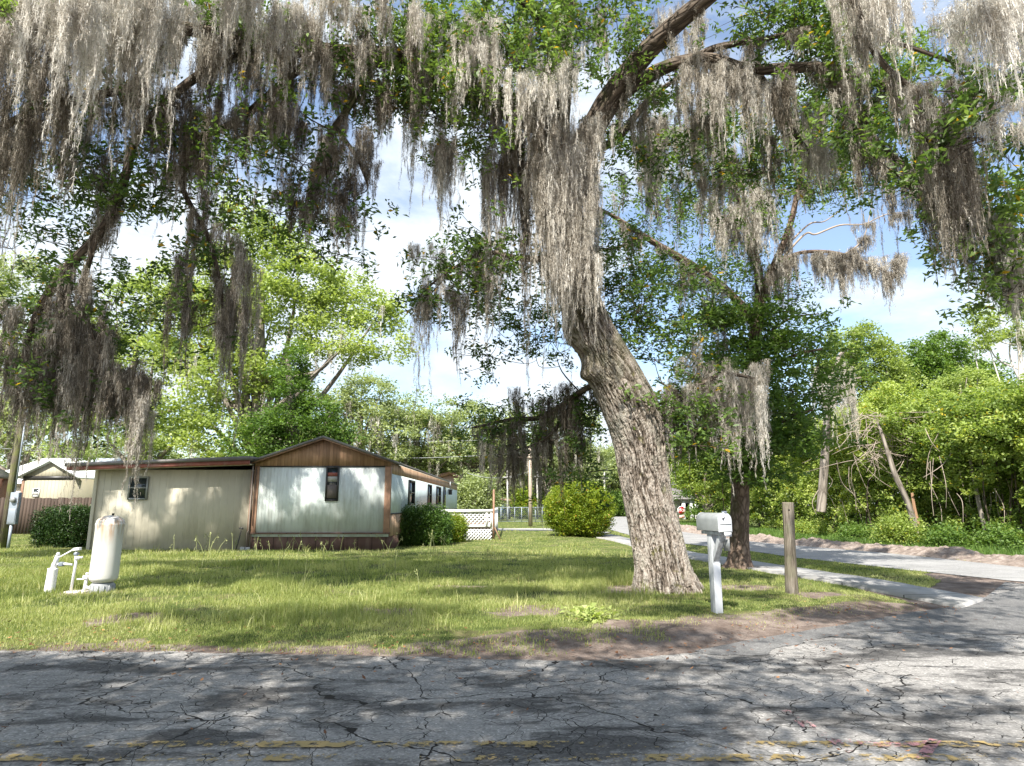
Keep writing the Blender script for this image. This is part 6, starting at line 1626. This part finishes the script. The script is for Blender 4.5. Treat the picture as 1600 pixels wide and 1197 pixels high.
for (y0, y1, n, wd, hs) in ((5.8,8.5,150000,.0055,1.0),(8.5,12,170000,.007,1.0),(12,17,130000,.009,1.0),(17,24,80000,.013,1.0),(24,34,60000,.02,1.0),(34,48,30000,.04,1.0)):
    y = rg.uniform(y0, y1, n); x = rg.uniform(-1, 1, n)*(0.84*y+0.6)
    k = keep_lawn(x, y, rg)
    dens = fbm(x*1.7, y*1.7, 41)
    k &= rg.random(n) < sstep(0.32, 0.52, dens)*0.88+0.12
    for (cx, cy, r_) in BARE: k &= ~((np.hypot(x-cx, (y-cy)*1.3) + (fbm(x*3, y*3, 9)-.5)*.9 < r_*0.55) & (rg.random(n) < .85))
    right = x > sw_left_x(y)
    k &= ~(right & (y < 9.9))
    x, y, right = x[k], y[k], right[k]
    d = y - grass_y(x)
    tall = fbm(x*0.55, y*0.55, 61)
    h = 0.045 + 0.03*sstep(0.3, 2.0, d) + 0.12*sstep(0.48, 0.68, tall)*sstep(0.6, 2.0, d)*(x < 2.5)
    h = h*(0.8 - 0.3*sstep(15.5, 18, y)); h = np.where(x > 2.5, h*0.8, h)
    h = np.where(right, 0.05, h)*rg.uniform(0.55, 1.35, len(x))
    tn = 0.5 + (fbm(x*0.7+4, y*0.7, 71)-.5)*0.9
    sets.append(blades(x, y, H(x, y), h, np.full(len(x), wd)*rg.uniform(.7,1.3,len(x)), rg, 0.5, tn))
# longer tussocks
nt = 260
for _ in range(nt):
    y = rg.uniform(7.2, 22)**1.0; x = rg.uniform(-1, 0.35)*0.8*y
    if y - grass_y(x) < 0.4 or y > FY-0.3: continue
    m_ = rg.integers(8, 22); xx = x+rg.normal(0,.07,m_); yy = y+rg.normal(0,.07,m_)
    sets.append(blades(xx, yy, H(xx, yy), rg.uniform(.10,.26)*rg.uniform(.6,1.2,m_), np.full(m_, 0.005+0.0004*y), rg, 0.55, rg.normal(.55,.12)))
# sparse crabgrass on the dirt shoulder
n = 9000; x = rg.uniform(-6.5, 3.5, n); y = grass_y(x) - rg.uniform(-0.1, 1.0, n)
k = (y - edge_y(x) > 0.05) & (fbm(x*2.6, y*2.6, 91) > 0.50) & (x < 1.6); x, y = x[k], y[k]
sets.append(blades(x, y, H(x, y), rg.uniform(.03,.08,len(x)), np.full(len(x), .007), rg, 0.8, 0.45))
tag(build_blades('grass', sets, M_grass), 'uneven sunlit lawn grass between the road and the mobile home', 'grass', kind='stuff')
# rough verge below the thicket
n = 42000; tt_ = rg.random(n); k = tt_*(len(SR_R)-1); i = np.minimum(k.astype(int), len(SR_R)-2); fr_ = (k-i)[:,None]
A2 = np.array([p[:2] for p in SR_R]); base = A2[i]*(1-fr_)+A2[i+1]*fr_; o_ = rg.uniform(1.0, 5.5, n)**1.0
x = base[:,0] + o_*0.72 + .3; y = base[:,1] + o_*0.60
ok = (y > 10) & (y < 48) & (x > 5)
x, y = x[ok], y[ok]; tn = 0.45+(fbm(x, y, 5)-.5)*.7
tag(build_blades('verge_grass', [blades(x, y, H(x, y), rg.uniform(.06,.30,len(x))*(0.5+0.9*fbm(x*.8,y*.8,6)), .012+.0006*y, rg, .5, tn)], M_deep), 'rough green verge weeds between the soil ridge and the thicket', 'weeds', kind='stuff')

# seed-head stalks near the walls
class Stalk:
    pass
st_ = []; rg = np.random.default_rng(71); V_=[];F_=[];b_=0
SP = []
for _ in range(60):
    y = rg.uniform(17.2, FY-0.15) if rg.random() < .7 else rg.uniform(10, 17); x = rg.uniform(-9.5, -1.5) if y > 17 else rg.uniform(-8.5, 0.5)
    SP.append((x, y))
for x, y in SP:
    h = rg.uniform(.3,.62); ln = rg.normal(0,.12,2); 
    q_ = spline(np.array([[x,y,0,.004],[x+ln[0]*.4,y+ln[1]*.4,h*.6,.0035],[x+ln[0],y+ln[1],h,.002]]),3); v,f,_ = sweep(q_[:,:3], q_[:,3]*(0.7+y/14), 3)
    V_.append(v);F_.append(f+b_);b_+=len(v)
    for k in range(7):
        t_ = q_[-1,:3] - np.array([0,0,k*.018]) ; dd = rg.normal(0,.02,3); s_ = 0.006*(y/12)
        v = np.array([t_, t_+dd+[s_,0,.02], t_+dd*1.6+[0,0,.035], t_+dd+[-s_,0,.012]]); V_.append(v); F_.append(np.array([[0,1,2,3]])+b_); b_+=4
M_stalk = m_simple('dry_seed_stalk', (0.26,0.28,0.12), 0.9, var=.2)
tag(mk('seed_stalks', np.concatenate(V_), np.concatenate(F_), M_stalk), 'thin pale seed-head stalks standing in the long grass near the walls', 'weeds', kind='stuff')

# broad-leaved weed near the dirt and a few smaller
def weed(px, py, n, size, label, seed, hgt=.16):
    rg = np.random.default_rng(seed); b = G(px, py, 0.03); e = empty('leafy_weed', b, label, 'weed')
    C = b + np.stack([rg.normal(0,.11,n), rg.normal(0,.09,n), rg.uniform(.03,hgt,n)], 1)
    lf = Leafy(); V, F, v = leaves(C, size, rg, 1.2, .5, np.full(n, .72)); lf.add(V, F, v, np.zeros(len(v))); lf.build('leaves', M_deep if False else M_lime, e)
    parts = [limb_mesh(np.array([[*b,.004],[*((b+c_)/2),.003],[*c_,.002]]),4) for c_ in C[::4]]
    V, F, U = join_uv(parts); mk('stems', V, F, M_lime if False else M_stalk, e)
weed(925, 972, 110, .085, 'bright green broad-leaved weed at the dirt edge left of the mailbox', 1); weed(905, 966, 50, .07, 'smaller leafy weed touching the left of the bright broad-leaved weed', 2, .12); weed(956, 966, 40, .06, 'small leafy weed just right of the bright broad-leaved weed', 3, .12)

# fallen leaves
rg = np.random.default_rng(88); n = 900
x = rg.uniform(-6.5, 7.5, n); y = np.where(rg.random(n) < .82, edge_y(x) + rg.normal(0.15, .5, n), rg.uniform(3.2, 6.8, n)); ok = (y > 3) & (y < 9.5); x, y = x[ok], y[ok]
C = np.stack([x, y, np.maximum(H(x, y), 0.0) + .028], 1); nL = len(C)
d = rg.normal(size=(nL,3)); d[:,2] *= .15; d /= np.linalg.norm(d, axis=1)[:,None]; nn = np.array([0,0,1.0]) + rg.normal(0,.2,(nL,3)); s = np.cross(d, nn); Ls_ = rg.uniform(.025,.06,nL)[:,None]
V = np.stack([C, C+d*Ls_*.5+s*Ls_*.22, C+d*Ls_+[0,0,.008], C+d*Ls_*.5-s*Ls_*.22], 1).reshape(-1,3)
t = NT('dry_leaf_litter'); c = t.ramp(t.n('Attribute', attribute_name='v').outputs['Fac'], [(0,(.06,.025,.012)),(.6,(.20,.08,.03)),(1,(.42,.20,.08))]); M_lit = t.done(t.pbr(c, .8))
tag(mk('fallen_leaves', V, np.arange(nL*4).reshape(nL,4), M_lit, attr={'v': np.repeat(rg.random(nL),4)}), 'scattered brown fallen leaves along the road edge', 'leaf litter', kind='stuff')
print('OBJECTS', len(bpy.data.objects), 'POLYS', sum(len(o.data.polygons) for o in bpy.data.objects if o.type == 'MESH'))
